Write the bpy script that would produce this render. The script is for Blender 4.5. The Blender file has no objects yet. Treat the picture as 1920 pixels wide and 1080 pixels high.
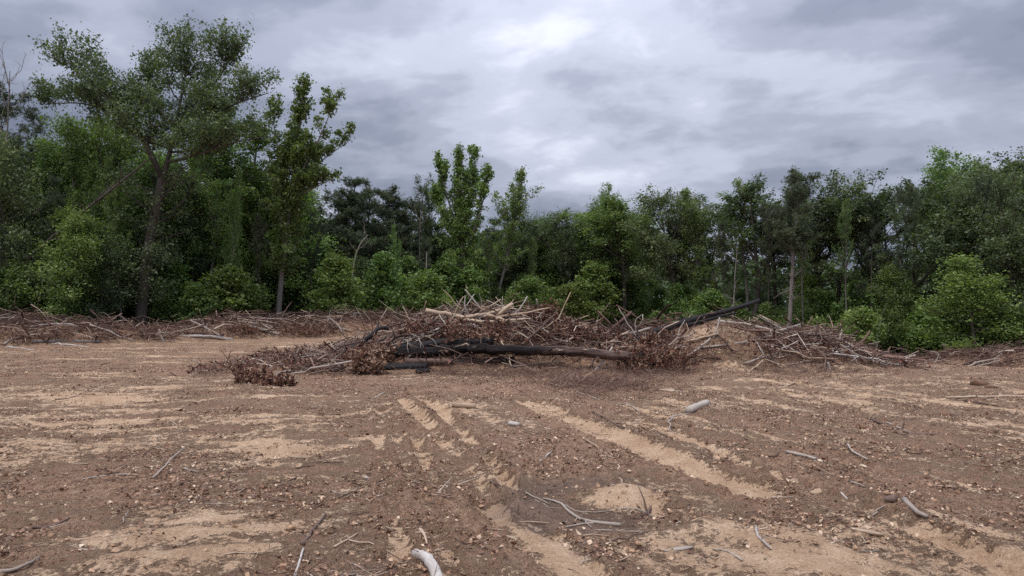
import bpy, math, random
import numpy as np
from mathutils import Vector

# ------------------------------------------------------------------ camera, sky, sun, exposure
SC = bpy.context.scene
COL = SC.collection
F = 1300.0            # focal length in pixels of the 1920 wide photograph
HZ = 570.0            # image row of the horizon
CAMZ = 1.7
cam_d = bpy.data.cameras.new('camera')
cam = bpy.data.objects.new('camera', cam_d)
COL.objects.link(cam)
cam.location = (0, 0, CAMZ)
cam.rotation_euler = (math.radians(90) + math.atan((HZ - 540) / F), 0, 0)
cam_d.sensor_width = 36.0
cam_d.lens = 36.0 * F / 1920.0
cam_d.clip_start = 0.05
cam_d.clip_end = 3000
SC.camera = cam

SUN_EL, SUN_AZ = 68.0, 215.0     # high behind the cloud
world = bpy.data.worlds.new('World')
SC.world = world
world.use_nodes = True


def nd(nt, t, loc=None, **kw):
    n = nt.nodes.new(t)
    for k, v in kw.items():
        setattr(n, k, v)
    return n


def ramp(nt, stops, interp='LINEAR'):
    n = nt.nodes.new('ShaderNodeValToRGB')
    cr = n.color_ramp
    cr.interpolation = interp
    while len(cr.elements) < len(stops):
        cr.elements.new(0.5)
    for e, (p, c) in zip(cr.elements, stops):
        e.position = p
        e.color = (c[0], c[1], c[2], 1.0) if not isinstance(c, (int, float)) else (c, c, c, 1.0)
    return n


def math_n(nt, op, a=None, b=None, c=None, clamp=False):
    n = nt.nodes.new('ShaderNodeMath')
    n.operation = op
    n.use_clamp = clamp
    for i, v in enumerate((a, b, c)):
        if v is None:
            continue
        if isinstance(v, (int, float)):
            n.inputs[i].default_value = v
        else:
            nt.links.new(v, n.inputs[i])
    return n.outputs[0]


def mixc(nt, fac, a, b, blend='MIX'):
    n = nt.nodes.new('ShaderNodeMix')
    n.data_type = 'RGBA'
    n.blend_type = blend
    for s, v in ((n.inputs[0], fac), (n.inputs[6], a), (n.inputs[7], b)):
        if isinstance(v, (int, float)):
            s.default_value = v
        elif isinstance(v, tuple):
            s.default_value = (v[0], v[1], v[2], 1.0)
        else:
            nt.links.new(v, s)
    return n.outputs[2]


def noise_n(nt, vec, scale, detail=4.0, rough=0.55, dist=0.0, w=None):
    n = nt.nodes.new('ShaderNodeTexNoise')
    n.inputs['Scale'].default_value = scale
    n.inputs['Detail'].default_value = detail
    n.inputs['Roughness'].default_value = rough
    n.inputs['Distortion'].default_value = dist
    if vec is not None:
        nt.links.new(vec, n.inputs['Vector'])
    return n.outputs[0]


def build_world():
    nt = world.node_tree
    nt.nodes.clear()
    out = nd(nt, 'ShaderNodeOutputWorld')
    bg = nd(nt, 'ShaderNodeBackground')
    sky = nd(nt, 'ShaderNodeTexSky', sky_type='NISHITA')
    sky.sun_disc = False
    sky.sun_elevation = math.radians(SUN_EL)
    sky.sun_rotation = math.radians(SUN_AZ)
    sky.air_density = 1.0
    sky.dust_density = 2.0
    tc = nd(nt, 'ShaderNodeTexCoord')
    sep = nd(nt, 'ShaderNodeSeparateXYZ')
    nt.links.new(tc.outputs['Generated'], sep.inputs[0])
    z = math_n(nt, 'MAXIMUM', sep.outputs[2], 0.0)
    # cloud deck seen in perspective: a flat layer overhead
    dz = math_n(nt, 'ADD', z, 0.22)
    cx = math_n(nt, 'DIVIDE', sep.outputs[0], dz)
    cy = math_n(nt, 'DIVIDE', sep.outputs[1], dz)
    comb = nd(nt, 'ShaderNodeCombineXYZ')
    # the bands of cloud run obliquely
    nt.links.new(math_n(nt, 'ADD', math_n(nt, 'MULTIPLY', cx, 0.72), math_n(nt, 'MULTIPLY', cy, -0.55)), comb.inputs[0])
    nt.links.new(math_n(nt, 'ADD', math_n(nt, 'MULTIPLY', cx, 0.55), math_n(nt, 'MULTIPLY', cy, 0.85)), comb.inputs[1])
    comb.inputs[2].default_value = 5.3
    n1 = noise_n(nt, comb.outputs[0], 0.75, 3.0, 0.45, 0.1)
    n2 = noise_n(nt, comb.outputs[0], 2.4, 4.0, 0.5, 0.15)
    n3 = noise_n(nt, comb.outputs[0], 6.5, 6.0, 0.6, 0.3)
    n = math_n(nt, 'ADD', math_n(nt, 'ADD', math_n(nt, 'MULTIPLY', n1, 0.54), math_n(nt, 'MULTIPLY', n2, 0.33)), math_n(nt, 'MULTIPLY', n3, 0.13))
    cr = ramp(nt, [(0.39, (0.128, 0.145, 0.200)), (0.46, (0.195, 0.216, 0.282)), (0.52, (0.280, 0.302, 0.380)), (0.58, (0.385, 0.408, 0.495)), (0.65, (0.53, 0.555, 0.640)), (0.75, (0.78, 0.80, 0.87))], 'EASE')
    nt.links.new(n, cr.inputs[0])
    # an overcast sky is about three times as bright overhead as at the horizon
    g = math_n(nt, 'ADD', math_n(nt, 'MULTIPLY', math_n(nt, 'MULTIPLY', z, z), 3.2), 0.90)
    # thin pale break low over the woods, all round
    hb = math_n(nt, 'POWER', math_n(nt, 'SUBTRACT', 1.0, z, clamp=True), 9.0)
    g = math_n(nt, 'ADD', g, math_n(nt, 'MULTIPLY', hb, 0.55))
    gg = nd(nt, 'ShaderNodeVectorMath', operation='SCALE')
    nt.links.new(cr.outputs[0], gg.inputs[0])
    nt.links.new(g, gg.inputs['Scale'])
    sk = nd(nt, 'ShaderNodeVectorMath', operation='SCALE')
    nt.links.new(sky.outputs[0], sk.inputs[0])
    sk.inputs['Scale'].default_value = 0.08
    c = mixc(nt, 0.94, sk.outputs[0], gg.outputs[0])
    nt.links.new(c, bg.inputs[0])
    bg.inputs[1].default_value = 1.0
    nt.links.new(bg.outputs[0], out.inputs[0])


build_world()
sun_d = bpy.data.lights.new('sun', 'SUN')
sun = bpy.data.objects.new('sun', sun_d)
COL.objects.link(sun)
sun_d.energy = 1.5
sun_d.angle = math.radians(22)
sun_d.color = (1.0, 0.96, 0.90)
_e, _a = math.radians(SUN_EL), math.radians(SUN_AZ)
_dir = Vector((math.sin(_a) * math.cos(_e), math.cos(_a) * math.cos(_e), math.sin(_e)))
sun.rotation_euler = (-_dir).to_track_quat('-Z', 'Y').to_euler()
sun.location = _dir * 100

SC.view_settings.view_transform = 'Standard'
SC.view_settings.look = 'None'
SC.view_settings.gamma = 1.0
SC.view_settings.use_curve_mapping = False
SC.view_settings.exposure = 0.5
SC.cycles.max_bounces = 5
SC.cycles.diffuse_bounces = 3
SC.cycles.glossy_bounces = 2
SC.cycles.transmission_bounces = 3
SC.cycles.use_denoising = False

# ------------------------------------------------------------------ numpy noise
def _hash(ix, iy, s):
    h = (ix.astype(np.int64) * 374761393 + iy.astype(np.int64) * 668265263 + s * 974711) & 0xFFFFFFFF
    h = ((h ^ (h >> 13)) * 1274126177) & 0xFFFFFFFF
    h = h ^ (h >> 16)
    return (h & 0xFFFFFF) / float(0xFFFFFF)


def vnoise(x, y, s=0):
    ix, iy = np.floor(x), np.floor(y)
    fx, fy = x - ix, y - iy
    ux, uy = fx * fx * fx * (fx * (fx * 6 - 15) + 10), fy * fy * fy * (fy * (fy * 6 - 15) + 10)
    a, b = _hash(ix, iy, s), _hash(ix + 1, iy, s)
    c, d = _hash(ix, iy + 1, s), _hash(ix + 1, iy + 1, s)
    return ((a + (b - a) * ux) * (1 - uy) + (c + (d - c) * ux) * uy) * 2 - 1


def fbm(x, y, octv=4, s=0, gain=0.5):
    t, amp, tot = 0.0, 1.0, 0.0
    for o in range(octv):
        ca, sa = math.cos(o * 1.1 + 0.3), math.sin(o * 1.1 + 0.3)
        f = 2.03 ** o
        t = t + amp * vnoise((x * ca - y * sa) * f + 17.3 * o, (x * sa + y * ca) * f - 9.1 * o, s + o * 31)
        tot += amp
        amp *= gain
    return t / tot * 1.4


def sm(t):
    t = np.clip(t, 0, 1)
    return t * t * (3 - 2 * t)


# ------------------------------------------------------------------ terrain and heaps
def ridge(x, y, line, wf, wb, prof, seed):
    """a heap along a polyline: line = [(x, y_centre)], prof = [(x, crest height)]"""
    yc = np.interp(x, [p[0] for p in line], [p[1] for p in line])
    h = np.interp(x, [p[0] for p in prof], [p[1] for p in prof], left=0, right=0)
    d = y - yc
    t = np.where(d < 0, -d / wf, d / wb)
    sh = np.clip(1 - np.clip(t, 0, 1) ** 1.7, 0, 1)
    return h * sh * (1 + 0.22 * fbm(x / 0.9, y / 0.9, 3, seed))


MAIN_PROF = [(-8.3, 0), (-7.4, .06), (-6.2, .14), (-4.9, .38), (-3.7, .72), (-2.5, 1.2), (-1.4, 1.42), (-.15, 1.5), (.77, 1.32), (1.25, 1.05),
             (2.15, .86), (2.9, .70), (3.7, .70), (4.5, .74), (5.2, .80), (6.15, .86), (6.8, .88), (7.6, .84), (9.1, .76), (9.8, .50), (11.2, 0)]
MAIN_LINE = [(-9, 18.6), (-4, 19.6), (0, 20.2), (6, 20.4), (11, 20.8)]
LEFT_LINE = [(-34, 25.5), (-21, 29.5), (-14, 34.5), (-4, 40.5), (4, 43)]
LEFT_PROF = [(-36, 1.0), (-24, 1.15), (-19, .95), (-17.5, .55), (-16, .5), (-14.5, .86), (-11, .95), (-8, .98), (-4, 1.05), (0, .9), (5, .3)]
RIGHT_LINE = [(14, 28), (18, 26.6), (30, 24)]
RIGHT_PROF = [(13.8, 0), (15.5, .34), (17.5, .78), (20, 1.0), (30, .9)]


def pile(x, y):
    a = ridge(x, y, MAIN_LINE, 2.9, 4.0, MAIN_PROF, 5)
    b = ridge(x, y, LEFT_LINE, 2.6, 3.2, LEFT_PROF, 6)
    c = ridge(x, y, RIGHT_LINE, 2.0, 2.6, RIGHT_PROF, 7)
    return np.maximum(np.maximum(a, b), c)


def earth(x, y):      # mounds of pushed-up soil among the brush
    def g(cx, cy, rx, ry, h):
        return h * np.exp(-((x - cx) / rx) ** 2 - ((y - cy) / ry) ** 2)
    return g(5.6, 18.7, 1.15, 1.0, .76) + g(6.1, 20.3, .9, .8, .50) + g(4.4, 20.6, 1.3, .9, .38)


def terr(x, y):
    z = -1.5 * sm((x - 1) / 20) * sm((y - 16) / 18)
    z = z + 0.25 * sm((y - 26) / 30) * sm((-x - 4) / 20)
    z = z - 1.2 * sm((y - 50) / 60)
    z = z + 0.055 * fbm(x / 3.1, y / 3.1, 3, 1) + 0.022 * fbm(x / 0.7, y / 0.7, 3, 2)
    return z


def surf(x, y):
    x, y = np.asarray(x, float), np.asarray(y, float)
    return terr(x, y) + np.maximum(pile(x, y), 0) + earth(x, y)


def hit(px, py):
    """the point of the heaps or the ground that the pixel shows"""
    ys = np.concatenate([np.arange(3.0, 12, .01), np.arange(12, 80, .03)])
    xs = (px - 960) / F * ys
    zs = CAMZ - (py - HZ) / F * ys
    s = surf(xs, ys)
    k = np.nonzero(zs <= s)[0]
    i = k[0] if len(k) else len(ys) - 1
    return np.array([xs[i], ys[i], max(zs[i], s[i])])


def at(px, py, Y):
    return np.array([(px - 960) / F * Y, Y, CAMZ - (py - HZ) / F * Y])


# ------------------------------------------------------------------ mesh building
class MB:
    def __init__(self):
        self.V, self.Q, self.T, self.A, self.B = [], [], [], [], []
        self.n = 0

    def add(self, v, q=None, t=None, rnd=0.5, bc=None):
        v = np.asarray(v, float)
        self.V.append(v)
        if q is not None and len(q):
            self.Q.append(np.asarray(q, int) + self.n)
        if t is not None and len(t):
            self.T.append(np.asarray(t, int) + self.n)
        self.A.append(np.full(len(v), rnd) if np.isscalar(rnd) else np.asarray(rnd, float))
        self.B.append(v if bc is None else bc)
        self.n += len(v)

    def tube(self, pts, rad, k=6, rnd=0.5, cap0=False, cap1=False, rough=0.0, rng=None, off=0.0):
        pts = np.asarray(pts, float)
        rad = np.asarray(rad, float)
        n = len(pts)
        tan = np.gradient(pts, axis=0)
        tan /= np.linalg.norm(tan, axis=1)[:, None] + 1e-9
        mt = tan.mean(0)
        ref = np.array([0, 0, 1.0]) if abs(mt[2]) < 0.8 * np.linalg.norm(mt) + 1e-9 else np.array([1.0, 0, 0])
        u = np.cross(tan, ref)
        u /= np.linalg.norm(u, axis=1)[:, None] + 1e-9
        w = np.cross(tan, u)
        a = np.arange(k) / k * 2 * math.pi
        R = rad[:, None] * np.ones(k)
        if rough and rng is not None:
            lump = 1 + rough * rng.normal(size=k) * 0.6
            R = R * lump[None, :] * (1 + rough * 0.5 * rng.normal(size=(n, k)))
        ring = pts[:, None, :] + R[..., None] * (np.cos(a)[None, :, None] * u[:, None, :] + np.sin(a)[None, :, None] * w[:, None, :])
        s = np.concatenate([[0], np.cumsum(np.linalg.norm(np.diff(pts, axis=0), axis=1))]) + off
        bc = np.stack([np.broadcast_to(np.cos(a)[None], (n, k)) * rad[:, None], np.broadcast_to(np.sin(a)[None], (n, k)) * rad[:, None], np.broadcast_to(s[:, None], (n, k))], -1)
        V = ring.reshape(-1, 3)
        B = bc.reshape(-1, 3)
        i = np.arange(n - 1)[:, None] * k
        j = np.arange(k)[None, :]
        j2 = (j + 1) % k
        q = np.stack([i + j, i + j2, i + k + j2, i + k + j], -1).reshape(-1, 4)
        t = []
        for flag, idx, base in ((cap0, 0, 0), (cap1, n - 1, (n - 1) * k)):
            if flag:
                c = len(V)
                V = np.vstack([V, pts[idx][None]])
                B = np.vstack([B, [[0, 0, s[idx] + 40.0]]])
                for jj in range(k):
                    t.append((base + (jj + 1) % k, base + jj, c) if idx == 0 else (base + jj, base + (jj + 1) % k, c))
        self.add(V, q, t, rnd, B)

    def mesh(self, name, mat, smooth=True):
        V = np.concatenate(self.V)
        Q = np.concatenate(self.Q) if self.Q else np.zeros((0, 4), int)
        T = np.concatenate(self.T) if self.T else np.zeros((0, 3), int)
        return mesh_np(name, V, Q, T, mat, smooth, {'rnd': np.concatenate(self.A), 'bc': np.concatenate(self.B)})


def mesh_np(name, V, Q, T, mat, smooth=False, attrs=None):
    me = bpy.data.meshes.new(name)
    nq, ntt = len(Q), len(T)
    me.vertices.add(len(V))
    me.vertices.foreach_set('co', np.ascontiguousarray(V, np.float32).ravel())
    me.loops.add(nq * 4 + ntt * 3)
    me.polygons.add(nq + ntt)
    me.loops.foreach_set('vertex_index', np.concatenate([np.asarray(Q, np.int32).ravel(), np.asarray(T, np.int32).ravel()]).astype(np.int32))
    ls = np.concatenate([np.arange(nq) * 4, nq * 4 + np.arange(ntt) * 3]).astype(np.int32)
    me.polygons.foreach_set('loop_start', ls)
    if smooth:
        me.polygons.foreach_set('use_smooth', np.ones(nq + ntt, bool))
    for k, v in (attrs or {}).items():
        v = np.asarray(v, np.float32)
        if v.ndim == 1:
            a = me.attributes.new(k, 'FLOAT', 'POINT')
            a.data.foreach_set('value', v)
        else:
            a = me.attributes.new(k, 'FLOAT_VECTOR', 'POINT')
            a.data.foreach_set('vector', np.ascontiguousarray(v).ravel())
    me.update(calc_edges=True)
    me.materials.append(mat)
    return me


def obj(name, me, parent=None, loc=None):
    o = bpy.data.objects.new(name, me)
    COL.objects.link(o)
    if parent is not None:
        o.parent = parent
    if loc is not None:
        o.location = loc
    return o


def tag(o, label=None, cat=None, group=None, kind=None):
    if label:
        o['label'] = label
    if cat:
        o['category'] = cat
    if group:
        o['group'] = group
    if kind:
        o['kind'] = kind
    return o


# ------------------------------------------------------------------ materials
def new_mat(name):
    m = bpy.data.materials.new(name)
    m.use_nodes = True
    nt = m.node_tree
    nt.nodes.clear()
    out = nd(nt, 'ShaderNodeOutputMaterial')
    return m, nt, out


def attr(nt, name):
    a = nd(nt, 'ShaderNodeAttribute', attribute_name=name)
    return a


def bump(nt, h, strength, dist):
    b = nd(nt, 'ShaderNodeBump')
    b.inputs['Strength'].default_value = strength
    b.inputs['Distance'].default_value = dist
    nt.links.new(h, b.inputs['Height'])
    return b.outputs[0]


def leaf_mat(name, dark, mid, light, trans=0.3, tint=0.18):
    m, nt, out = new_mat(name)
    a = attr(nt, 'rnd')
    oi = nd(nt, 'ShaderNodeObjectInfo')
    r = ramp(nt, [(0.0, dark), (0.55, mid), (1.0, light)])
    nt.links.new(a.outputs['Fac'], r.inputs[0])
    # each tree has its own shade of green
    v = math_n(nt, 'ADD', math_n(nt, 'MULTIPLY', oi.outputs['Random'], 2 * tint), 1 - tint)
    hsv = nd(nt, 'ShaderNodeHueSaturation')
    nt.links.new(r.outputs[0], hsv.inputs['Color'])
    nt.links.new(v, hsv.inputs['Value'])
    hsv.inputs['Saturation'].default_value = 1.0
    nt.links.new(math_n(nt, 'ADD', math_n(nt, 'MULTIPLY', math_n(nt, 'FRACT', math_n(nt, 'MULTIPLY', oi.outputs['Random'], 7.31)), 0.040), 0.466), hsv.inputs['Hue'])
    p = nd(nt, 'ShaderNodeBsdfPrincipled')
    nt.links.new(hsv.outputs[0], p.inputs['Base Color'])
    p.inputs['Roughness'].default_value = 0.55
    p.inputs['Specular IOR Level'].default_value = 0.35
    t = nd(nt, 'ShaderNodeBsdfTranslucent')
    tcol = mixc(nt, 1.0, hsv.outputs[0], (1.25, 1.35, 0.6), 'MULTIPLY')
    nt.links.new(tcol, t.inputs[0])
    mx = nd(nt, 'ShaderNodeMixShader')
    mx.inputs[0].default_value = trans
    nt.links.new(p.outputs[0], mx.inputs[1])
    nt.links.new(t.outputs[0], mx.inputs[2])
    nt.links.new(mx.outputs[0], out.inputs[0])
    return m


def wood_mat(name, stops, char=0.0, scale=1.0, rough=0.85, bumpd=0.01, patch=None, patch_lo=0.62):
    """bark or bare wood: grain runs along the piece (attribute bc); rnd picks the tone"""
    m, nt, out = new_mat(name)
    bc = attr(nt, 'bc')
    rn = attr(nt, 'rnd')
    oi = nd(nt, 'ShaderNodeObjectInfo')
    mp = nd(nt, 'ShaderNodeMapping')
    mp.inputs['Scale'].default_value = (14 * scale, 14 * scale, 2.2 * scale)
    nt.links.new(bc.outputs['Vector'], mp.inputs['Vector'])
    off = nd(nt, 'ShaderNodeVectorMath', operation='SCALE')
    off.inputs[0].default_value = (37, 11, 23)
    nt.links.new(oi.outputs['Random'], off.inputs['Scale'])
    nt.links.new(off.outputs[0], mp.inputs['Location'])
    n1 = noise_n(nt, mp.outputs[0], 1.0, 6, 0.62, 0.4)
    n2 = noise_n(nt, mp.outputs[0], 0.22, 3, 0.5)
    f = math_n(nt, 'ADD', math_n(nt, 'MULTIPLY', n1, 0.55), math_n(nt, 'MULTIPLY', n2, 0.45))
    f = math_n(nt, 'ADD', f, math_n(nt, 'MULTIPLY', math_n(nt, 'SUBTRACT', rn.outputs['Fac'], 0.5), 0.45))
    r = ramp(nt, stops)
    nt.links.new(f, r.inputs[0])
    c = r.outputs[0]
    if patch is not None:
        n3 = noise_n(nt, mp.outputs[0], 0.30, 4, 0.6, 0.3)
        pr = ramp(nt, [(patch_lo, 0.0), (patch_lo + 0.05, 1.0)])
        nt.links.new(n3, pr.inputs[0])
        c = mixc(nt, pr.outputs[0], c, patch)
    p = nd(nt, 'ShaderNodeBsdfPrincipled')
    nt.links.new(c, p.inputs['Base Color'])
    p.inputs['Roughness'].default_value = rough
    p.inputs['Specular IOR Level'].default_value = 0.25
    nt.links.new(bump(nt, n1, 0.8, bumpd), p.inputs['Normal'])
    nt.links.new(p.outputs[0], out.inputs[0])
    return m


def litter_mat(name, stops, rough=0.8, trans=0.0):
    m, nt, out = new_mat(name)
    rn = attr(nt, 'rnd')
    tc = nd(nt, 'ShaderNodeTexCoord')
    r = ramp(nt, stops)
    nt.links.new(rn.outputs['Fac'], r.inputs[0])
    n = noise_n(nt, tc.outputs['Object'], 60, 3, 0.6)
    nr = ramp(nt, [(0.25, 0.62), (0.75, 1.25)])
    nt.links.new(n, nr.inputs[0])
    c = mixc(nt, 1.0, r.outputs[0], nr.outputs[0], 'MULTIPLY')
    p = nd(nt, 'ShaderNodeBsdfPrincipled')
    nt.links.new(c, p.inputs['Base Color'])
    p.inputs['Roughness'].default_value = rough
    p.inputs['Specular IOR Level'].default_value = 0.25
    nt.links.new(p.outputs[0], out.inputs[0])
    return m


def ground_mat():
    m, nt, out = new_mat('cleared_soil')
    tc = nd(nt, 'ShaderNodeTexCoord')
    co = tc.outputs['Object']
    sand = attr(nt, 'sand').outputs['Fac']
    damp = attr(nt, 'damp').outputs['Fac']
    duff = attr(nt, 'duff').outputs['Fac']
    nf = noise_n(nt, co, 9.0, 8, 0.68, 0.3)       # clods
    ng = noise_n(nt, co, 30.0, 8, 0.76, 0.8)      # grit and chips
    nh = noise_n(nt, co, 85.0, 5, 0.7, 0.4)
    nl = noise_n(nt, co, 2.3, 6, 0.65, 0.5)
    s = math_n(nt, 'ADD', sand, math_n(nt, 'MULTIPLY', math_n(nt, 'SUBTRACT', nf, 0.5), 2.0))
    s = math_n(nt, 'ADD', s, math_n(nt, 'MULTIPLY', math_n(nt, 'SUBTRACT', ng, 0.5), 2.2))
    s = math_n(nt, 'ADD', s, math_n(nt, 'MULTIPLY', math_n(nt, 'SUBTRACT', nl, 0.5), 0.7))
    sr = ramp(nt, [(0.13, 0.0), (0.60, 1.0)])
    nt.links.new(s, sr.inputs[0])
    fine = math_n(nt, 'ADD', math_n(nt, 'ADD', math_n(nt, 'MULTIPLY', nf, 0.3), math_n(nt, 'MULTIPLY', ng, 0.4)), math_n(nt, 'MULTIPLY', nh, 0.3))
    soil = ramp(nt, [(0.37, (0.111, 0.059, 0.036)), (0.44, (0.292, 0.166, 0.102)), (0.51, (0.475, 0.290, 0.183)), (0.59, (0.701, 0.484, 0.317))])
    nt.links.new(fine, soil.inputs[0])
    sandc = ramp(nt, [(0.38, (0.30, 0.180, 0.105)), (0.5, (0.520, 0.346, 0.215)), (0.61, (0.71, 0.52, 0.355))])
    nt.links.new(math_n(nt, 'ADD', math_n(nt, 'ADD', math_n(nt, 'MULTIPLY', nl, 0.35), math_n(nt, 'MULTIPLY', ng, 0.35)), math_n(nt, 'MULTIPLY', nh, 0.3)), sandc.inputs[0])
    c = mixc(nt, sr.outputs[0], soil.outputs[0], sandc.outputs[0])
    # crumbs of dark mulch, thicker where the sand is covered
    nm = noise_n(nt, co, 46.0, 5, 0.72, 1.2)
    sp = math_n(nt, 'SUBTRACT', nm, math_n(nt, 'ADD', math_n(nt, 'MULTIPLY', sr.outputs[0], 0.14), 0.525))
    spr = ramp(nt, [(0.0, 0.0), (0.06, 0.85)])
    nt.links.new(sp, spr.inputs[0])
    c = mixc(nt, spr.outputs[0], c, (0.105, 0.055, 0.037))
    dampc = ramp(nt, [(0.35, (0.165, 0.108, 0.077)), (0.65, (0.370, 0.258, 0.190))])
    nt.links.new(nf, dampc.inputs[0])
    c = mixc(nt, math_n(nt, 'MULTIPLY', math_n(nt, 'ADD', damp, math_n(nt, 'MULTIPLY', math_n(nt, 'SUBTRACT', nl, 0.5), 0.9), clamp=True), damp, clamp=True), c, dampc.outputs[0])
    duffc = ramp(nt, [(0.35, (0.028, 0.022, 0.016)), (0.65, (0.085, 0.062, 0.042))])
    nt.links.new(nf, duffc.inputs[0])
    c = mixc(nt, duff, c, duffc.outputs[0])
    p = nd(nt, 'ShaderNodeBsdfPrincipled')
    nt.links.new(c, p.inputs['Base Color'])
    p.inputs['Roughness'].default_value = 0.92
    p.inputs['Specular IOR Level'].default_value = 0.2
    hh = math_n(nt, 'ADD', math_n(nt, 'MULTIPLY', nf, 1.0), math_n(nt, 'MULTIPLY', ng, 0.45))
    hh = math_n(nt, 'MULTIPLY', hh, math_n(nt, 'SUBTRACT', 1.15, math_n(nt, 'MULTIPLY', sr.outputs[0], 0.6)))
    nt.links.new(bump(nt, hh, 1.0, 0.11), p.inputs['Normal'])
    nt.links.new(p.outputs[0], out.inputs[0])
    return m


M = {}
M['ground'] = ground_mat()
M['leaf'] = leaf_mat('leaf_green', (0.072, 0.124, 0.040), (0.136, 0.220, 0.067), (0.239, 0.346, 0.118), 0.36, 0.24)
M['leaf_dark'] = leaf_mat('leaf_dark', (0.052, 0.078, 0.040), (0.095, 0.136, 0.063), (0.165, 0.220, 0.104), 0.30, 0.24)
M['leaf_young'] = leaf_mat('leaf_young', (0.085, 0.137, 0.040), (0.153, 0.237, 0.071), (0.254, 0.354, 0.125), 0.38, 0.2)
M['needle'] = leaf_mat('pine_needle', (0.047, 0.063, 0.036), (0.078, 0.102, 0.057), (0.123, 0.155, 0.085), 0.18)
M['bark'] = wood_mat('bark_dark', [(0.25, (0.035, 0.028, 0.024)), (0.5, (0.085, 0.070, 0.060)), (0.75, (0.16, 0.14, 0.12))], bumpd=0.02)
M['bark_grey'] = wood_mat('bark_grey', [(0.25, (0.09, 0.075, 0.066)), (0.5, (0.19, 0.165, 0.148)), (0.75, (0.30, 0.27, 0.245))], bumpd=0.015)
M['bark_brown'] = wood_mat('bark_brown', [(0.25, (0.07, 0.042, 0.034)), (0.5, (0.14, 0.092, 0.075)), (0.75, (0.23, 0.165, 0.135))], bumpd=0.02)
M['dead'] = wood_mat('weathered_wood', [(0.2, (0.15, 0.115, 0.092)), (0.5, (0.36, 0.30, 0.25)), (0.8, (0.55, 0.48, 0.41))], scale=3.5, bumpd=0.004)
M['pale'] = wood_mat('barkless_wood', [(0.25, (0.17, 0.105, 0.068)), (0.45, (0.40, 0.285, 0.195)), (0.62, (0.55, 0.425, 0.31)), (0.8, (0.66, 0.55, 0.42))], scale=3.5, bumpd=0.006)
M['white'] = wood_mat('bleached_wood', [(0.25, (0.20, 0.165, 0.14)), (0.45, (0.42, 0.37, 0.325)), (0.65, (0.58, 0.53, 0.48)), (0.85, (0.68, 0.64, 0.59))], scale=3.5, bumpd=0.006)
M['brown'] = wood_mat('brown_branch', [(0.2, (0.055, 0.034, 0.027)), (0.5, (0.13, 0.083, 0.065)), (0.8, (0.24, 0.17, 0.135))], scale=3.5, bumpd=0.005)
M['char'] = wood_mat('charred_bark', [(0.2, (0.010, 0.009, 0.009)), (0.55, (0.024, 0.021, 0.021)), (0.85, (0.085, 0.072, 0.068))], bumpd=0.02, rough=0.75)
M['char_log'] = wood_mat('part_charred_bark', [(0.28, (0.012, 0.010, 0.010)), (0.50, (0.034, 0.025, 0.023)), (0.62, (0.105, 0.068, 0.056)), (0.8, (0.19, 0.13, 0.105))], bumpd=0.05, scale=2.2, patch=(0.50, 0.37, 0.26), patch_lo=0.615)
M['twig'] = litter_mat('twig_mix', [(0.0, (0.062, 0.034, 0.027)), (0.40, (0.185, 0.106, 0.080)), (0.68, (0.32, 0.215, 0.165)), (0.88, (0.52, 0.40, 0.305)), (1.0, (0.70, 0.59, 0.48))])
M['deadleaf'] = litter_mat('dead_leaf', [(0.0, (0.065, 0.029, 0.021)), (0.45, (0.195, 0.088, 0.058)), (0.75, (0.310, 0.170, 0.112)), (1.0, (0.47, 0.33, 0.23))])
M['litter'] = litter_mat('leaf_litter', [(0.0, (0.123, 0.065, 0.043)), (0.35, (0.308, 0.174, 0.111)), (0.62, (0.482, 0.308, 0.197)), (0.85, (0.650, 0.470, 0.319)), (1.0, (0.694, 0.560, 0.415))])
M['clod'] = litter_mat('clod', [(0.0, (0.168, 0.096, 0.060)), (0.5, (0.386, 0.235, 0.145)), (1.0, (0.594, 0.403, 0.239))], rough=0.95)

# ------------------------------------------------------------------ ground
def g2(px, py):       # pixel on the flat clearing to ground coordinates
    Y = CAMZ * F / (py - HZ)
    return ((px - 960) / F * Y, Y)


def track_dist(x, y, line):
    """distance to a polyline, signed side, and length along it"""
    best = np.full(x.shape, 1e9)
    side = np.zeros(x.shape)
    along = np.zeros(x.shape)
    s0 = 0.0
    for (ax, ay), (bx, by) in zip(line[:-1], line[1:]):
        dx, dy = bx - ax, by - ay
        L = math.hypot(dx, dy)
        t = np.clip(((x - ax) * dx + (y - ay) * dy) / (L * L), 0, 1)
        ex, ey = x - (ax + t * dx), y - (ay + t * dy)
        d = np.hypot(ex, ey)
        m = d < best
        best = np.where(m, d, best)
        side = np.where(m, np.sign(dx * ey - dy * ex) * d, side)
        along = np.where(m, s0 + t * L, along)
        s0 += L
    return best, side, along


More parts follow.
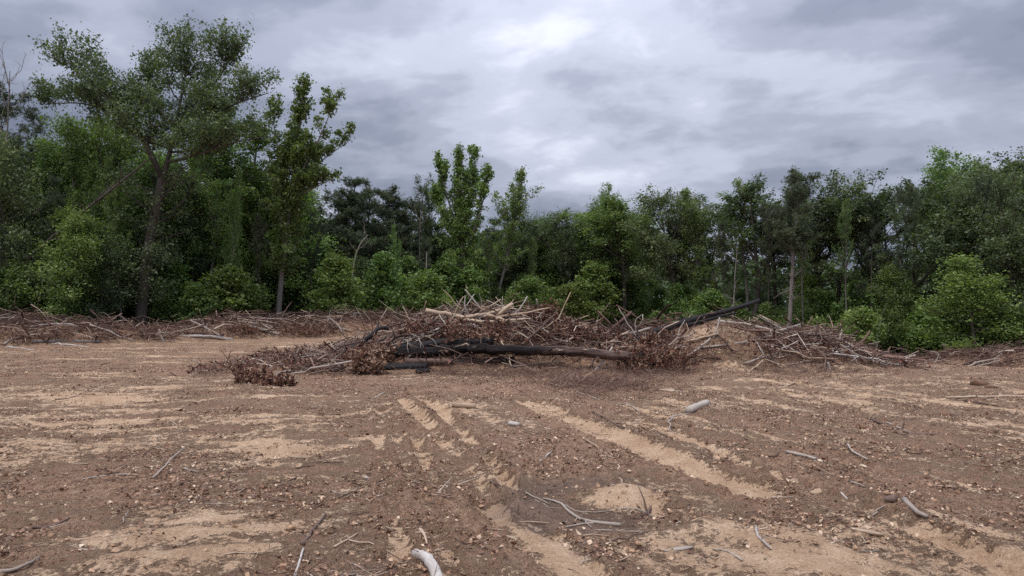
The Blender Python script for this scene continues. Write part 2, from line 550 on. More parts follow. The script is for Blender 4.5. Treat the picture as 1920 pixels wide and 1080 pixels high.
TRACKS = [  # line, half width, depth, sandiness
    ([g2(750, 748), g2(800, 790), g2(852, 838), g2(905, 905), g2(935, 960)], .17, .055, .62),
    ([g2(778, 735), g2(835, 780), g2(905, 852), g2(950, 905)], .17, .055, .66),
    ([g2(722, 775), g2(712, 825), g2(733, 885)], .12, .045, .50),
    ([g2(742, 780), g2(746, 830), g2(768, 885), g2(800, 940)], .11, .05, .50),
    ([g2(772, 800), g2(788, 848), g2(815, 900)], .11, .045, .45),
    ([g2(800, 940), g2(838, 1040), g2(860, 1150)], .13, .05, .42),
    ([g2(735, 885), g2(748, 960), g2(765, 1060), g2(775, 1150)], .12, .045, .38),
    ([g2(815, 900), g2(860, 960), g2(930, 1060)], .10, .04, .32),
    ([g2(905, 852), g2(945, 890), g2(985, 930)], .12, .03, .25),
    ([g2(985, 748), g2(1070, 788), g2(1170, 830), g2(1290, 872), g2(1420, 915)], .30, .05, .72),
    ([g2(1190, 790), g2(1300, 832), g2(1420, 880), g2(1530, 915)], .18, .03, .32),
    ([g2(1520, 905), g2(1640, 955), g2(1770, 1010), g2(1930, 1075), (3.8, 3.2)], .20, .045, .42),
    ([g2(930, 935), g2(985, 985), g2(1060, 1050), g2(1130, 1130)], .28, .04, .85),
    ([g2(60, 760), g2(300, 748), g2(480, 745)], .55, .02, .25),
    ([g2(1340, 690), g2(1560, 720), g2(1900, 760)], .7, .02, .15),
]
PATCHES = [  # px, py, half sizes in px, amount
    (400, 975, 170, 35, .60), (510, 850, 130, 28, .45), (320, 1040, 150, 30, .35), (190, 740, 170, 16, .40), (100, 790, 150, 18, .30),
    (470, 790, 150, 18, .28), (650, 960, 60, 40, .22), (1330, 850, 110, 22, .40), (1450, 895, 160, 22, .35), (1180, 920, 70, 22, .55),
    (1650, 1000, 200, 28, .30), (1260, 1010, 120, 35, .32), (1420, 1050, 180, 30, .30), (1640, 745, 170, 12, .32), (1300, 725, 100, 9, .32),
    (1800, 800, 150, 14, .22), (1870, 1060, 120, 24, .4), (830, 760, 80, 30, .25), (620, 770, 100, 14, .18),
    (230, 890, 230, 26, -.55), (90, 1040, 150, 40, -.40), (560, 1030, 70, 40, -.25), (1040, 830, 110, 34, -.50), (1110, 870, 80, 25, -.40),
    (1620, 880, 130, 26, -.40), (1230, 950, 60, 30, -.40), (1700, 800, 120, 12, -.35), (640, 820, 60, 50, -.30), (420, 690, 300, 10, -.15),
    (1300, 1010, 50, 40, -.25), (960, 725, 240, 14, -.45), (1180, 720, 140, 12, -.4),
]


def ground_fields(x, y):
    zt = terr(x, y)
    p = np.maximum(pile(x, y), 0)
    e = earth(x, y)
    z = zt + 0.74 * p + e
    near = sm((26 - y) / 16)
    # ploughed streaks left by the machines
    l = fbm((x + 0.2 * y) / 1.5, (y - 0.15 * x) / 0.34, 5, 11, .66)
    r = fbm((x + 0.39 * y) / 0.27, (y - 0.4 * x) / 1.9, 5, 12, .66)
    bl = sm((x + 2.2) / 3.2)
    st = l * (1 - bl) + r * bl
    far = fbm((x + .2 * y) / 2.4, y / .62, 5, 14, .6)
    fb = sm((y - 9) / 7)
    st = st * (1 - fb * .6) + far * fb * .6
    blob = fbm(x / 1.5, y / 1.3, 4, 13)
    sand = 0.29 + 0.75 * st + 0.24 * blob
    damp = np.zeros_like(x)
    rut = np.zeros_like(x)
    dz = 0.032 * st * near
    wob = 0.13 * fbm(x / .8, y / .8, 3, 21) + .07 * fbm(x / .2, y / .2, 3, 22)
    for k, (line, hw, dep, am) in enumerate(TRACKS):
        d, side, al = track_dist(x, y, line)
        d2 = d + wob * .45
        m = sm((hw - d2) / (hw * .32))
        m = m * np.clip(.95 + .7 * fbm(x / .7, y / .7, 3, 60 + k), .55, 1.15)
        rut = np.maximum(rut, m)
        lug = np.sin(al * 2 * math.pi / .24 + side * 4 + wob * 5)
        sand = sand + m * am * (.75 + (.38 * lug if hw < .2 else 0))
        dz = dz - 1.05 * dep * m + (.020 * lug * m if hw < .21 else 0)
        berm = np.exp(-((d2 - hw) / .10) ** 2)
        dz = dz + .030 * berm * (hw < .5)
        sand = sand - .28 * berm * (hw < .5)
    for px, py, rx, ry, am in PATCHES:
        cx, cy = g2(px, py)
        wx = rx / F * cy
        wy = max(abs(g2(px, py - ry)[1] - g2(px, py + ry)[1]) / 2, .15)
        q = ((x - cx) / wx) ** 2 + ((y - cy) / wy) ** 2
        sand = sand + 1.0 * am * np.exp(-q * (1 + wob * 3))
    # damp scraped hollow
    cx, cy = g2(1085, 925)
    q = ((x - cx) / .98) ** 2 + ((y - cy - .1 * (x - cx)) / .95) ** 2 + wob * 2.4
    damp = .85 * sm((1.25 - q) / .8)
    dz = dz - .06 * sm((1.5 - q) / 1.2)
    lx, ly = g2(1165, 918)
    lump = np.exp(-((x - lx) / .36) ** 2 - ((y - ly) / .32) ** 2) * np.clip(1 + 5 * wob, .2, 1.5)
    damp = damp * (1 - sm(lump * 2.2))
    dz = dz + .075 * lump
    sand = sand + .5 * lump
    # a hole by the roots
    hx, hy = g2(1222, 935)
    dz = dz - .10 * np.exp(-((x - hx) / .10) ** 2 - ((y - hy) / .16) ** 2)
    clod = fbm(x / .22, y / .22, 4, 15)
    dz = dz + near * (.032 * clod + .030 * np.abs(fbm(x / .10, y / .10, 3, 16))) * (1 - .5 * np.clip(sand, 0, 1)) * (1 - .8 * damp) * (1 - .75 * np.clip(rut, 0, 1))
    # pile soil is brown, the two mounds are bare tan earth
    sand = sand - .30 * sm(p / .35) + .30 * sm((e - .25) / .4)
    # the forest floor
    az = x / np.maximum(y, 1)
    edge = edge_Y(az * F + 960)
    duff = sm((y - edge + 5) / 4)
    return z + dz, sand, damp, duff


EDGE = [(-900, 30), (-300, 32), (0, 34.5), (262, 36.5), (520, 41), (800, 49), (1000, 56), (1200, 54), (1400, 46), (1600, 40), (1920, 35), (2300, 33), (2900, 31)]


def edge_Y(px):
    return np.interp(px, [e[0] for e in EDGE], [e[1] for e in EDGE])


def graded(parts):
    out = []
    for a, b, d0, d1 in parts:
        n = max(2, int(round((b - a) / ((d0 + d1) / 2))))
        t = np.linspace(0, 1, n, endpoint=False)
        # spacing goes from d0 to d1
        out.append(a + (b - a) * (t * 2 * d0 / (d0 + d1) + t * t * (d1 - d0) / (d0 + d1)))
    out.append([parts[-1][1]])
    return np.concatenate(out)


def build_ground():
    xs = graded([(0, 4.5, .042, .042), (4.5, 14, .05, .13), (14, 40, .15, .7), (40, 500, 2, 30)])
    xs = np.concatenate([-xs[:0:-1], xs])
    ys = graded([(-40, 2.5, 4, .12), (2.5, 7, .035, .045), (7, 14, .05, .10), (14, 26, .10, .14), (26, 50, .18, .6), (50, 600, 1.5, 35)])
    X, Y = np.meshgrid(xs, ys)
    nx, ny = len(xs), len(ys)
    z, sand, damp, duff = ground_fields(X.ravel(), Y.ravel())
    V = np.stack([X.ravel(), Y.ravel(), z], -1)
    i = np.arange(ny - 1)[:, None] * nx + np.arange(nx - 1)[None]
    Q = np.stack([i, i + 1, i + nx + 1, i + nx], -1).reshape(-1, 4)
    me = mesh_np('ground', V, Q, np.zeros((0, 3), int), M['ground'], True, {'sand': sand, 'damp': damp, 'duff': duff})
    o = obj('ground', me)
    tag(o, 'bare churned tan and brown soil of the cleared lot', None, None, 'structure')
    print('ground', len(V))


build_ground()


def gz(x, y):
    return ground_fields(np.atleast_1d(np.asarray(x, float)), np.atleast_1d(np.asarray(y, float)))[0]


# ------------------------------------------------------------------ trees
def unit(v):
    return v / (np.linalg.norm(v) + 1e-9)


def grow(rng, p, d, L, n, wob, up):
    pts = [np.array(p, float)]
    d = unit(np.array(d, float))
    for i in range(n):
        d = unit(d + rng.normal(size=3) * wob + np.array([0, 0, up]))
        pts.append(pts[-1] + d * L / n)
    return np.array(pts)


def along(pts, t):
    f = t * (len(pts) - 1)
    i = min(int(f), len(pts) - 2)
    return pts[i] + (pts[i + 1] - pts[i]) * (f - i), unit(pts[i + 1] - pts[i])


def leaves(rng, C, N, size, flat=0.5, rnd0=None):
    """N leaf blades at points C; rhombic, folded along the midrib"""
    n = len(C)
    nor = rng.normal(size=(n, 3)) * (1 - flat) + np.array([0, 0, 1.0]) * flat
    nor /= np.linalg.norm(nor, axis=1)[:, None] + 1e-9
    a = rng.normal(size=(n, 3))
    a[:, 2] -= 0.5
    a -= (a * nor).sum(1)[:, None] * nor
    a /= np.linalg.norm(a, axis=1)[:, None] + 1e-9
    b = np.cross(nor, a)
    s = size * rng.lognormal(-.05, .32, n)[:, None]
    w = s * rng.uniform(.28, .42, n)[:, None]
    up = nor * s * .14
    V = np.stack([C - a * s * .5, C + b * w + up, C + a * s * .5, C - b * w + up], 1).reshape(-1, 3)
    i = np.arange(n)[:, None] * 4
    T = np.concatenate([i + np.array([[0, 1, 2]]), i + np.array([[0, 2, 3]])], 1).reshape(-1, 3)
    r = np.repeat(rnd0, 4)
    return V, T, r


def needles(rng, C, size, rnd0, k=9):
    """tufts of needles: thin blades fanning out of each point"""
    n = len(C)
    C = np.repeat(C, k, 0)
    d = rng.normal(size=(n * k, 3))
    d[:, 2] += .55
    d /= np.linalg.norm(d, axis=1)[:, None]
    w = np.cross(d, rng.normal(size=(n * k, 3)))
    w /= np.linalg.norm(w, axis=1)[:, None] + 1e-9
    L = size * rng.uniform(.6, 1.3, (n * k, 1))
    V = np.stack([C - w * .014, C + w * .014, C + d * L + w * .006, C + d * L - w * .006], 1).reshape(-1, 3)
    i = np.arange(n * k)[:, None] * 4
    T = np.concatenate([i + np.array([[0, 1, 2]]), i + np.array([[0, 2, 3]])], 1).reshape(-1, 3)
    return V, T, np.repeat(np.repeat(rnd0, k), 4)


class Tree:
    """woody axes + leaf clumps; heights in metres"""

    def __init__(self, seed):
        self.rng = np.random.default_rng(seed)
        self.w = MB()
        self.C, self.R = [], []          # leaf points and tones
        self.dead_only = False

    def axis(self, pts, r0, r1, k=8, rnd=0.5, power=1.0):
        t = np.linspace(0, 1, len(pts))
        rad = r0 + (r1 - r0) * t ** power
        self.w.tube(pts, rad, k, rnd, rng=self.rng, rough=.06 if k > 5 else 0)

    def clump(self, p, n, rad, tone=None):
        rng = self.rng
        g = rng.normal(size=(n, 3)) * np.array([rad, rad, rad * .7])
        tone = rng.uniform(.25, .75) if tone is None else tone
        self.C.append(p + g)
        # the higher a blade sits in its clump, the lighter its tone
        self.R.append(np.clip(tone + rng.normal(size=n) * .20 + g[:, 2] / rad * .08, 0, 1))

    def limb(self, axis_pts, r_at, t0, t1, n1, L1, ang, prof, up1=.05, wob=.12, sub=5, lsub=.42, clump=(14, .30), bare=.25, gold=2.4, droop=0.0, subup=.05, az_bias=None):
        """n1 branches along an axis, each with side shoots that carry leaf clumps"""
        rng = self.rng
        az = rng.uniform(0, 6.28)
        ts = np.sort(rng.uniform(t0, t1, n1))
        for t in ts:
            p, ad = along(axis_pts, t)
            az += gold + rng.normal() * .5
            tt = (t - t0) / (t1 - t0 + 1e-6)
            el = math.radians(ang[0] + (ang[1] - ang[0]) * tt + rng.normal() * 9)
            d = np.array([math.cos(az) * math.cos(el), math.sin(az) * math.cos(el), math.sin(el)])
            if az_bias is not None:
                d = unit(d + np.array(az_bias))
            L = L1 * prof(tt) * rng.uniform(.7, 1.2)
            if L < .25:
                continue
            b = grow(rng, p, d, L, 6, wob, up1 - droop)
            rb = min(r_at(t) * .55, .022 * L + .012)
            self.axis(b, rb, .008, 5)
            ns = max(2, int(sub * (0.5 + L / L1)))
            for s in np.linspace(bare, .98, ns):
                q, bd = along(b, s)
                sd = unit(bd * .7 + rng.normal(size=3) * .75 + np.array([0, 0, .15]))
                Ls = L * lsub * (1.15 - .6 * s) * rng.uniform(.6, 1.2)
                tw = grow(rng, q, sd, Ls, 3, .18, subup)
                self.axis(tw, .008 + .006 * Ls, .003, 3)
                if clump is None:
                    continue
                tone = rng.uniform(.2, .8)
                for u in (.45, .75, 1.0):
                    c, _ = along(tw, u * .999)
                    self.clump(c, max(2, int(clump[0] * rng.uniform(.5, 1.3))), clump[1] * rng.uniform(.7, 1.3), tone)
            if clump is not None:
                self.clump(b[-1], clump[0], clump[1])

    def meshes(self, name, bark, leafmat=None, size=.2, flat=.5, kind='leaf', k=9):
        tm = self.w.mesh(name + '_trunk', bark)
        if leafmat is None:
            return tm, None
        C = np.concatenate(self.C)
        R = np.concatenate(self.R)
        if kind == 'leaf':
            V, T, r = leaves(self.rng, C, len(C), size, flat, R)
        else:
            V, T, r = needles(self.rng, C, size, R, k)
        cm = mesh_np(name + '_crown', V, np.zeros((0, 4), int), T, leafmat, False, {'rnd': r})
        return tm, cm


def round_prof(t):
    return max(.12, math.sin(math.pi * (t * .80 + .17))) ** .7


def cone_prof(t):
    return max(.10, 1.05 - t) ** .85


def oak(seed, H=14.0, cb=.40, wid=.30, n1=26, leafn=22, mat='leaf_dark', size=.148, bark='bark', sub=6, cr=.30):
    T = Tree(seed)
    rng = T.rng
    tr = grow(rng, (0, 0, -.3), (rng.normal() * .05, rng.normal() * .05, 1), H * .93, 12, .045, .05)
    r0 = .016 * H
    T.axis(tr, r0, .03, 10, power=.9)
    ra = lambda t: r0 * (1 - t * .85)
    T.limb(tr, ra, cb, .99, n1, H * wid, (12, 65), round_prof, up1=.05, sub=sub, clump=(leafn, cr), bare=.35)
    # one or two forked leaders
    for k in range(2):
        p, d = along(tr, rng.uniform(cb * .9, .6))
        L = H * rng.uniform(.28, .42)
        b = grow(rng, p, unit(np.array([rng.normal() * .6, rng.normal() * .6, 1.0])), L, 8, .08, .06)
        T.axis(b, r0 * .5, .02, 7)
        T.limb(b, lambda t: r0 * .4 * (1 - t * .8), .35, .99, 12, H * wid * .62, (10, 60), round_prof, sub=sub - 1, clump=(leafn, cr), bare=.3)
    # dead twigs under the crown
    T.limb(tr, ra, cb * .45, cb, 7, H * .10, (-5, 20), lambda t: 1, sub=3, clump=None)
    return T.meshes('oak', M[bark], M[mat], size)


def maple(seed, H=9.0, wid=.26, n1=34, leafn=19, mat='leaf', size=.14, cb=.06, flat=.6):
    """edge tree, leafy down to the ground, in flat layers"""
    T = Tree(seed)
    rng = T.rng
    tr = grow(rng, (0, 0, -.2), (rng.normal() * .06, rng.normal() * .06, 1), H * .95, 10, .05, .05)
    r0 = .011 * H + .01
    T.axis(tr, r0, .02, 8)
    T.limb(tr, lambda t: r0 * (1 - t * .85), cb, .99, n1, H * wid, (5, 62), lambda t: max(.15, math.sin(math.pi * (t * .72 + .26))) ** .8, up1=.02, sub=6, clump=(leafn, .34), bare=.2, droop=.03)
    return T.meshes('maple', M['bark'], M[mat], size, flat)


def poplar(seed, H=16.0, cb=.34, wid=.20, n1=34, leafn=16, mat='leaf', size=.145, bark='bark_grey'):
    T = Tree(seed)
    rng = T.rng
    tr = grow(rng, (0, 0, -.3), (rng.normal() * .04, rng.normal() * .04, 1), H * .96, 12, .035, .05)
    r0 = .012 * H
    T.axis(tr, r0, .02, 9)
    T.limb(tr, lambda t: r0 * (1 - t * .88), cb, .99, n1, H * wid, (38, 72), lambda t: max(.2, math.sin(math.pi * (t * .70 + .24))) ** .8, up1=.10, wob=.09, sub=8, lsub=.30, clump=(int(leafn * .7), .17), bare=.15, subup=.15)
    return T.meshes('poplar', M[bark], M[mat], size, .35)


def pine(seed, H=14.0, cb=.48, wid=.20, n1=26, bark='bark', k=9, tuft=7, flatp=False):
    """scrub pine: bare pole with dead stubs, ragged tufted crown"""
    T = Tree(seed)
    rng = T.rng
    tr = grow(rng, (0, 0, -.3), (rng.normal() * .04, rng.normal() * .04, 1), H * .97, 12, .03, .04)
    r0 = .0125 * H
    T.axis(tr, r0, .03, 9, power=.9)
    pr = (lambda t: max(.3, 1 - abs(t - .75) * 1.1)) if flatp else (lambda t: max(.22, 1.05 - t * .8))
    T.limb(tr, lambda t: r0 * (1 - t * .85), cb, 1.0, n1, H * wid, (-5, 40), pr, up1=.06, wob=.16, sub=6, lsub=.36, clump=(tuft, .17), bare=.35, subup=.14)
    T.limb(tr, lambda t: r0 * (1 - t * .85), .15, cb, 14, H * .10, (-25, 15), lambda t: 1, sub=3, clump=None, wob=.2)
    return T.meshes('pine', M[bark], M['needle'], .17, kind='needle', k=k)


def sapling(seed, H=3.6, wid=.30, n1=22, leafn=12, mat='leaf_young', size=.14, stems=1):
    T = Tree(seed)
    rng = T.rng
    for s in range(stems):
        lean = (0, 0) if stems == 1 else (rng.normal() * .35, rng.normal() * .35)
        h = H * (1 if s == 0 else rng.uniform(.6, .95))
        tr = grow(rng, (rng.normal() * .12 * (stems > 1), rng.normal() * .12 * (stems > 1), -.1), (lean[0], lean[1], 1), h * .95, 8, .06, .06)
        r0 = .010 * h + .008
        T.axis(tr, r0, .008, 6)
        T.limb(tr, lambda t: r0 * (1 - t * .8), .10, .99, n1 // (1 if stems == 1 else 2), h * wid, (10, 62), lambda t: max(.2, math.sin(math.pi * (t * .75 + .20))) ** .7, up1=.05, sub=5, clump=(leafn, .20), bare=.15)
    return T.meshes('sapling', M['bark'], M[mat], size, .5)


def snag(seed, H=8.0, n1=10, L=.16, bark='dead', lean=(0, 0), r=.011, broken=False, ang=(10, 55)):
    T = Tree(seed)
    rng = T.rng
    tr = grow(rng, (0, 0, -.3), (lean[0], lean[1], 1), H, 12, .035, .01)
    r0 = r * H
    T.axis(tr, r0, r0 * .55 if broken else .012, 8)
    if n1:
        T.limb(tr, lambda t: r0 * (1 - t * .8), .35, .98, n1, H * L, ang, lambda t: .5 + .6 * t if not broken else .4, sub=3, clump=None, wob=.2)
    return T.meshes('snag', M[bark])


def place(name, protos, loc, scale, rz, label, cat, group=None, sxy=None, tilt=(0, 0)):
    tm, cm = protos
    e = bpy.data.objects.new(name, None)
    COL.objects.link(e)
    e.location = loc
    e.scale = (sxy or scale, sxy or scale, scale)
    e.rotation_euler = (tilt[0], tilt[1], rz)
    e.empty_display_size = .3
    tag(e, label, cat, group)
    obj('trunk', tm, e)
    if cm is not None:
        obj('crown', cm, e)
    return e

PH = {}


def proto(fn, *a, **k):
    p = fn(*a, **k)
    src = p[1] if p[1] is not None else p[0]
    v = np.empty(len(src.vertices) * 3, np.float32)
    src.vertices.foreach_get('co', v)
    PH[p[0].name] = float(np.percentile(v[2::3], 99.9))
    return p


OAK = [proto(oak, 101), proto(oak, 102, cb=.42, wid=.30, n1=22, sub=4, leafn=20, cr=.19), proto(oak, 103, cb=.34, wid=.33, leafn=17)]
OAKB = [proto(oak, 104, mat='leaf', cb=.42), proto(oak, 105, cb=.46, wid=.27, n1=20, mat='leaf_dark', sub=4, leafn=20, cr=.19)]
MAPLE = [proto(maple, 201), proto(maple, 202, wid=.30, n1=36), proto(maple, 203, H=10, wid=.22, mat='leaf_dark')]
POPLAR = [proto(poplar, 301), proto(poplar, 302, cb=.28, wid=.17, n1=38), proto(poplar, 303, cb=.5, wid=.2, n1=24, leafn=12)]
PINE = [proto(pine, 401), proto(pine, 402, cb=.40, wid=.17, n1=30), proto(pine, 403, cb=.55, wid=.22, n1=22, flatp=True)]
SAP = [proto(sapling, 501), proto(sapling, 502, wid=.36, n1=26), proto(sapling, 503, H=4.5, wid=.25, n1=28, mat='leaf'), proto(sapling, 504, stems=4, H=2.6, wid=.34, n1=20, mat='leaf')]
SNAG = [proto(snag, 601), proto(snag, 602, n1=14, L=.2), proto(snag, 603, H=5, n1=2, broken=True, r=.02), proto(snag, 604, bark='bark_grey', n1=9), proto(snag, 605, bark='bark_grey', n1=16, L=.17)]


def ground_at(x, y):
    return float(terr(np.array([x]), np.array([y]))[0])


RNG = np.random.default_rng(77)


def put(name, protos, px, Y, top, label, cat='tree', group=None, wide=1.0, rz=None, tilt=(0, 0), lift=0.0):
    """a tree standing at column px, Y metres off, whose top reaches image row top"""
    x = (px - 960) / F * Y
    z = ground_at(x, Y)
    ztop = CAMZ + (HZ - top) / F * Y
    if (ztop - z) / PH[protos[0].name] > 1.45 and any(protos is q for q in SAP):
        protos = MAPLE[int(px) % 2]          # too tall for a sapling
    s = max(.2, (ztop - z) / PH[protos[0].name])
    return place(name, protos, (x, Y, z - .05 + lift), s, RNG.uniform(0, 6.28) if rz is None else rz, label, cat, group, s * wide, tilt)


# -------- the forked giant at the left edge of the woods
def px_axis(pp, base):
    return np.array([at(a, b, c) - base for a, b, c in pp])


def dense(pts, n=12):
    t = np.linspace(0, 1, len(pts))
    u = np.linspace(0, 1, n)
    # Catmull-like smoothing
    out = np.stack([np.interp(u, t, pts[:, i]) for i in range(3)], -1)
    for _ in range(2):
        out[1:-1] = out[1:-1] * .5 + (out[:-2] + out[2:]) * .25
    return out


def hero_forked():
    Y = 36.5
    x = (262 - 960) / F * Y
    base = np.array([x, Y, ground_at(x, Y)])
    T = Tree(11)
    tr = dense(px_axis([(262, 624, Y), (266, 570, Y), (272, 500, Y), (284, 420, Y), (302, 330, Y)], base), 14)
    T.axis(tr, .31, .22, 12, power=.8)
    axes = [
        (px_axis([(302, 335, Y), (282, 280, Y - .2), (252, 232, Y - .5), (215, 190, Y - .8), (168, 148, Y - 1), (118, 112, Y - 1.1), (70, 92, Y - 1.2)], base), .15, 15, 1.5),
        (px_axis([(302, 335, Y), (316, 280, Y + .3), (330, 205, Y + .4), (343, 140, Y + .2), (348, 82, Y)], base), .16, 15, 1.9),
        (px_axis([(322, 255, Y + .3), (352, 215, Y + 1), (392, 160, Y + 1.5), (420, 120, Y + 1.6), (428, 98, Y + 1.6)], base), .13, 13, 1.7),
        (px_axis([(322, 265, Y + .3), (375, 228, Y - .6), (430, 190, Y - 1.2), (500, 168, Y - 1.4)], base), .11, 12, 1.4),
        (px_axis([(312, 300, Y), (370, 285, Y - 1), (430, 262, Y - 1.6), (505, 250, Y - 2)], base), .09, 10, 1.3),
        (px_axis([(240, 215, Y - .6), (200, 205, Y), (150, 185, Y + .6), (70, 190, Y + 1)], base), .07, 10, 1.2),
        (px_axis([(285, 275, Y - .2), (275, 210, Y + .9), (270, 150, Y + 1.4), (285, 110, Y + 1.5)], base), .09, 9, 1.3),
    ]
    for pts, r, n1, L1 in axes:
        a = dense(pts, 12)
        T.axis(a, r, .02, 8, power=.8)
        T.limb(a, lambda t, r=r: r * (1 - t * .85), .22, .99, n1 + 11, L1 * 1.5, (12, 62), lambda t: 1 - .4 * t, up1=.09, wob=.13, sub=9, lsub=.40, clump=(10, .21), bare=.10, subup=.12)
        T.clump(a[-1], 12, .2)
    T.limb(tr, lambda t: .2, .30, .99, 34, 2.3, (-5, 35), lambda t: .7 + .4 * t, sub=6, clump=(11, .26))
    protos = T.meshes('forked_tree', M['bark'], M['leaf_dark'], .118, .35)
    place('forked_tree', protos, base - np.array([0, 0, .1]), 1, 0, 'tallest tree, forked crown spreading wide above the woods at far left', 'tree')


def hero_slim():
    Y = 40.5
    x = (520 - 960) / F * Y
    base = np.array([x, Y, ground_at(x, Y)])
    T = Tree(12)
    tr = dense(px_axis([(520, 622, Y), (525, 545, Y), (533, 460, Y), (546, 350, Y), (558, 250, Y), (569, 150, Y)], base), 16)
    T.axis(tr, .19, .02, 9, power=.9)
    for pts, r, n in [
            ([(545, 360, Y), (572, 300, Y - .4), (606, 240, Y - .8), (628, 172, Y - 1)], .07, 9),
            ([(548, 340, Y), (585, 308, Y + .5), (622, 282, Y + .8), (655, 258, Y + 1)], .06, 8),
            ([(540, 380, Y), (528, 320, Y + .6), (512, 250, Y + 1), (508, 185, Y + 1)], .07, 9),
            ([(544, 370, Y), (585, 350, Y - .7), (625, 330, Y - 1)], .05, 6)]:
        a = dense(px_axis(pts, base), 9)
        T.axis(a, r, .012, 6)
        T.limb(a, lambda t, r=r: r * (1 - t * .8), .08, .99, n + 8, 1.35, (25, 65), lambda t: 1 - .3 * t, up1=.1, sub=7, lsub=.34, clump=(7, .14), bare=.25, subup=.15)
        T.clump(a[-1], 8, .15)
    T.limb(tr, lambda t: .14 * (1 - t * .9), .40, .99, 46, 2.7, (42, 72), lambda t: max(.22, 1 - .78 * t), up1=.08, sub=9, lsub=.27, clump=(7, .14), bare=.25, subup=.15)
    # creeper round the lower stem
    T.limb(tr, lambda t: .15, .29, .60, 26, .95, (-5, 45), lambda t: 1, sub=5, clump=(10, .17), bare=.1)
    protos = T.meshes('slim_tree', M['bark_grey'], M['leaf'], .15, .4)
    place('slim_tree', protos, base - np.array([0, 0, .1]), 1, 0, 'slender upright tree with bare grey lower trunk right of the forked giant', 'tree')


hero_forked()
hero_slim()

# -------- trees one can tell apart
G = 'tall trees at the edge of the clearing'
put('pine_tree', PINE[2], 45, 41, 165, 'ragged dark pine with flat open crown at the left picture edge', 'tree', G, 1.15, 1.0)
put('leafy_tree', OAKB[0], 192, 42, 205, 'rounded lighter green tree crown below the left limb of forked giant', 'tree', G, .9)
put('poplar_tree', POPLAR[0], 405, 45, 205, 'airy lighter tree seen through the right limbs of forked giant', 'tree', G, 1.5, .9)
put('poplar_tree', POPLAR[1], 468, 45, 232, 'airy lighter tree between the forked giant and slender tree', 'tree', G, 1.5, 2.9)
put('leafy_tree', OAKB[0], 118, 44, 262, 'green crown behind the far end of the long slanting trunk', 'tree', G, .8, 3.0)
put('dead_tree', SNAG[4], -6, 36, 70, 'bare dead treetop poking into the sky at far left', 'dead tree', None, .7, .6)


def hero_poplar():
    Y = 53.0
    x = (868 - 960) / F * Y
    base = np.array([x, Y, ground_at(x, Y)])
    T = Tree(14)
    tr = dense(px_axis([(868, 612, Y), (867, 520, Y), (866, 440, Y), (863, 360, Y), (858, 278, Y)], base), 14)
    T.axis(tr, .24, .03, 9)
    for pts, r, n, L1 in [
            ([(866, 470, Y), (848, 400, Y - .5), (832, 345, Y - .8), (822, 302, Y - 1)], .10, 15, 1.9),
            ([(866, 450, Y), (880, 380, Y + .5), (888, 330, Y + .7), (892, 286, Y + .8)], .10, 16, 1.9),
            ([(867, 480, Y), (892, 420, Y - .8), (908, 370, Y - 1.2), (914, 325, Y - 1.3)], .08, 13, 1.6),
            ([(866, 480, Y), (842, 430, Y + .8), (822, 385, Y + 1.1), (812, 345, Y + 1.2)], .08, 12, 1.5)]:
        a = dense(px_axis(pts, base), 10)
        T.axis(a, r, .015, 6)
        T.limb(a, lambda t, r=r: r * (1 - t * .8), .15, .99, n, L1, (38, 70), lambda t: 1 - .55 * t, up1=.12, wob=.08, sub=9, lsub=.28, clump=(7, .14), bare=.1, subup=.16)
        T.clump(a[-1], 10, .16)
    T.limb(tr, lambda t: .14 * (1 - t * .9), .52, .99, 26, 2.0, (38, 72), lambda t: max(.25, 1 - .8 * t), up1=.12, wob=.08, sub=9, lsub=.28, clump=(7, .14), bare=.15, subup=.16)
    T.limb(tr, lambda t: .15, .12, .55, 40, 1.7, (-5, 40), lambda t: 1, sub=5, clump=(11, .22), bare=.1)
    protos = T.meshes('fan_poplar', M['bark_grey'], M['leaf'], .17, .35)
    place('poplar_tree', protos, base - np.array([0, 0, .1]), 1, 0, 'tall fan shaped poplar, highest crown in the middle of the treeline', 'tree', G)


hero_poplar()
put('poplar_tree', POPLAR[0], 925, 55, 312, 'smaller open poplar close against the right of tallest middle poplar', 'tree', G, 1.15, 2.2)
put('oak_tree', OAK[1], 803, 56, 318, 'narrow dark tree close against the left of tallest middle poplar', 'tree', G, .62, .3)
put('oak_tree', OAK[0], 962, 58, 398, 'round dark tree crown just right of the middle poplars', 'tree', G, .8, .9)
put('pine_tree', PINE[0], 665, 50, 333, 'dark scrub pine with pointed top right of the slender grey tree', 'tree', G, 1.25, 2.0)
put('pine_tree', PINE[1], 722, 52, 345, 'dark scrub pine between the pointed pine and bare topped snag', 'tree', G, 1.1, 3.0)
put('pine_tree', PINE[2], 612, 50, 350, 'dark shaggy pine directly behind the slender grey tree', 'tree', G, 1.0, 4.0)
put('pine_tree', PINE[0], 760, 54, 372, 'low dark pine just left of the middle poplars', 'tree', G, 1.2, 5.1)
put('pine_tree', PINE[1], 690, 51, 338, 'slim dark pine just right of the pointed scrub pine', 'tree', G, 1.25, 1.1)
put('pine_tree', PINE[0], 742, 53, 352, 'dark leaning pine just left of the bare topped snag', 'tree', G, 1.2, .2)
put('pine_tree', PINE[0], 638, 49, 352, 'dark pine between shaggy pine and pointed scrub pine', 'tree', G, 1.1, 3.6)
put('dead_tree', SNAG[4], 783, 53, 340, 'bare twiggy dead treetop beside the dark scrub pines', 'dead tree', None, .75, 2.5)
put('oak_tree', OAKB[1], 1050, 58, 388, 'rounded tree at the low dip right of the treeline gap', 'tree', G, 1.3, .2)
put('poplar_tree', POPLAR[2], 1136, 57, 338, 'thin spray of leaves rising above the middle right canopy', 'tree', G, .7, 1.2)
put('oak_tree', OAKB[0], 1172, 55, 368, 'broad green tree under the thin leaf spray', 'tree', G, 1.25, 2.8)
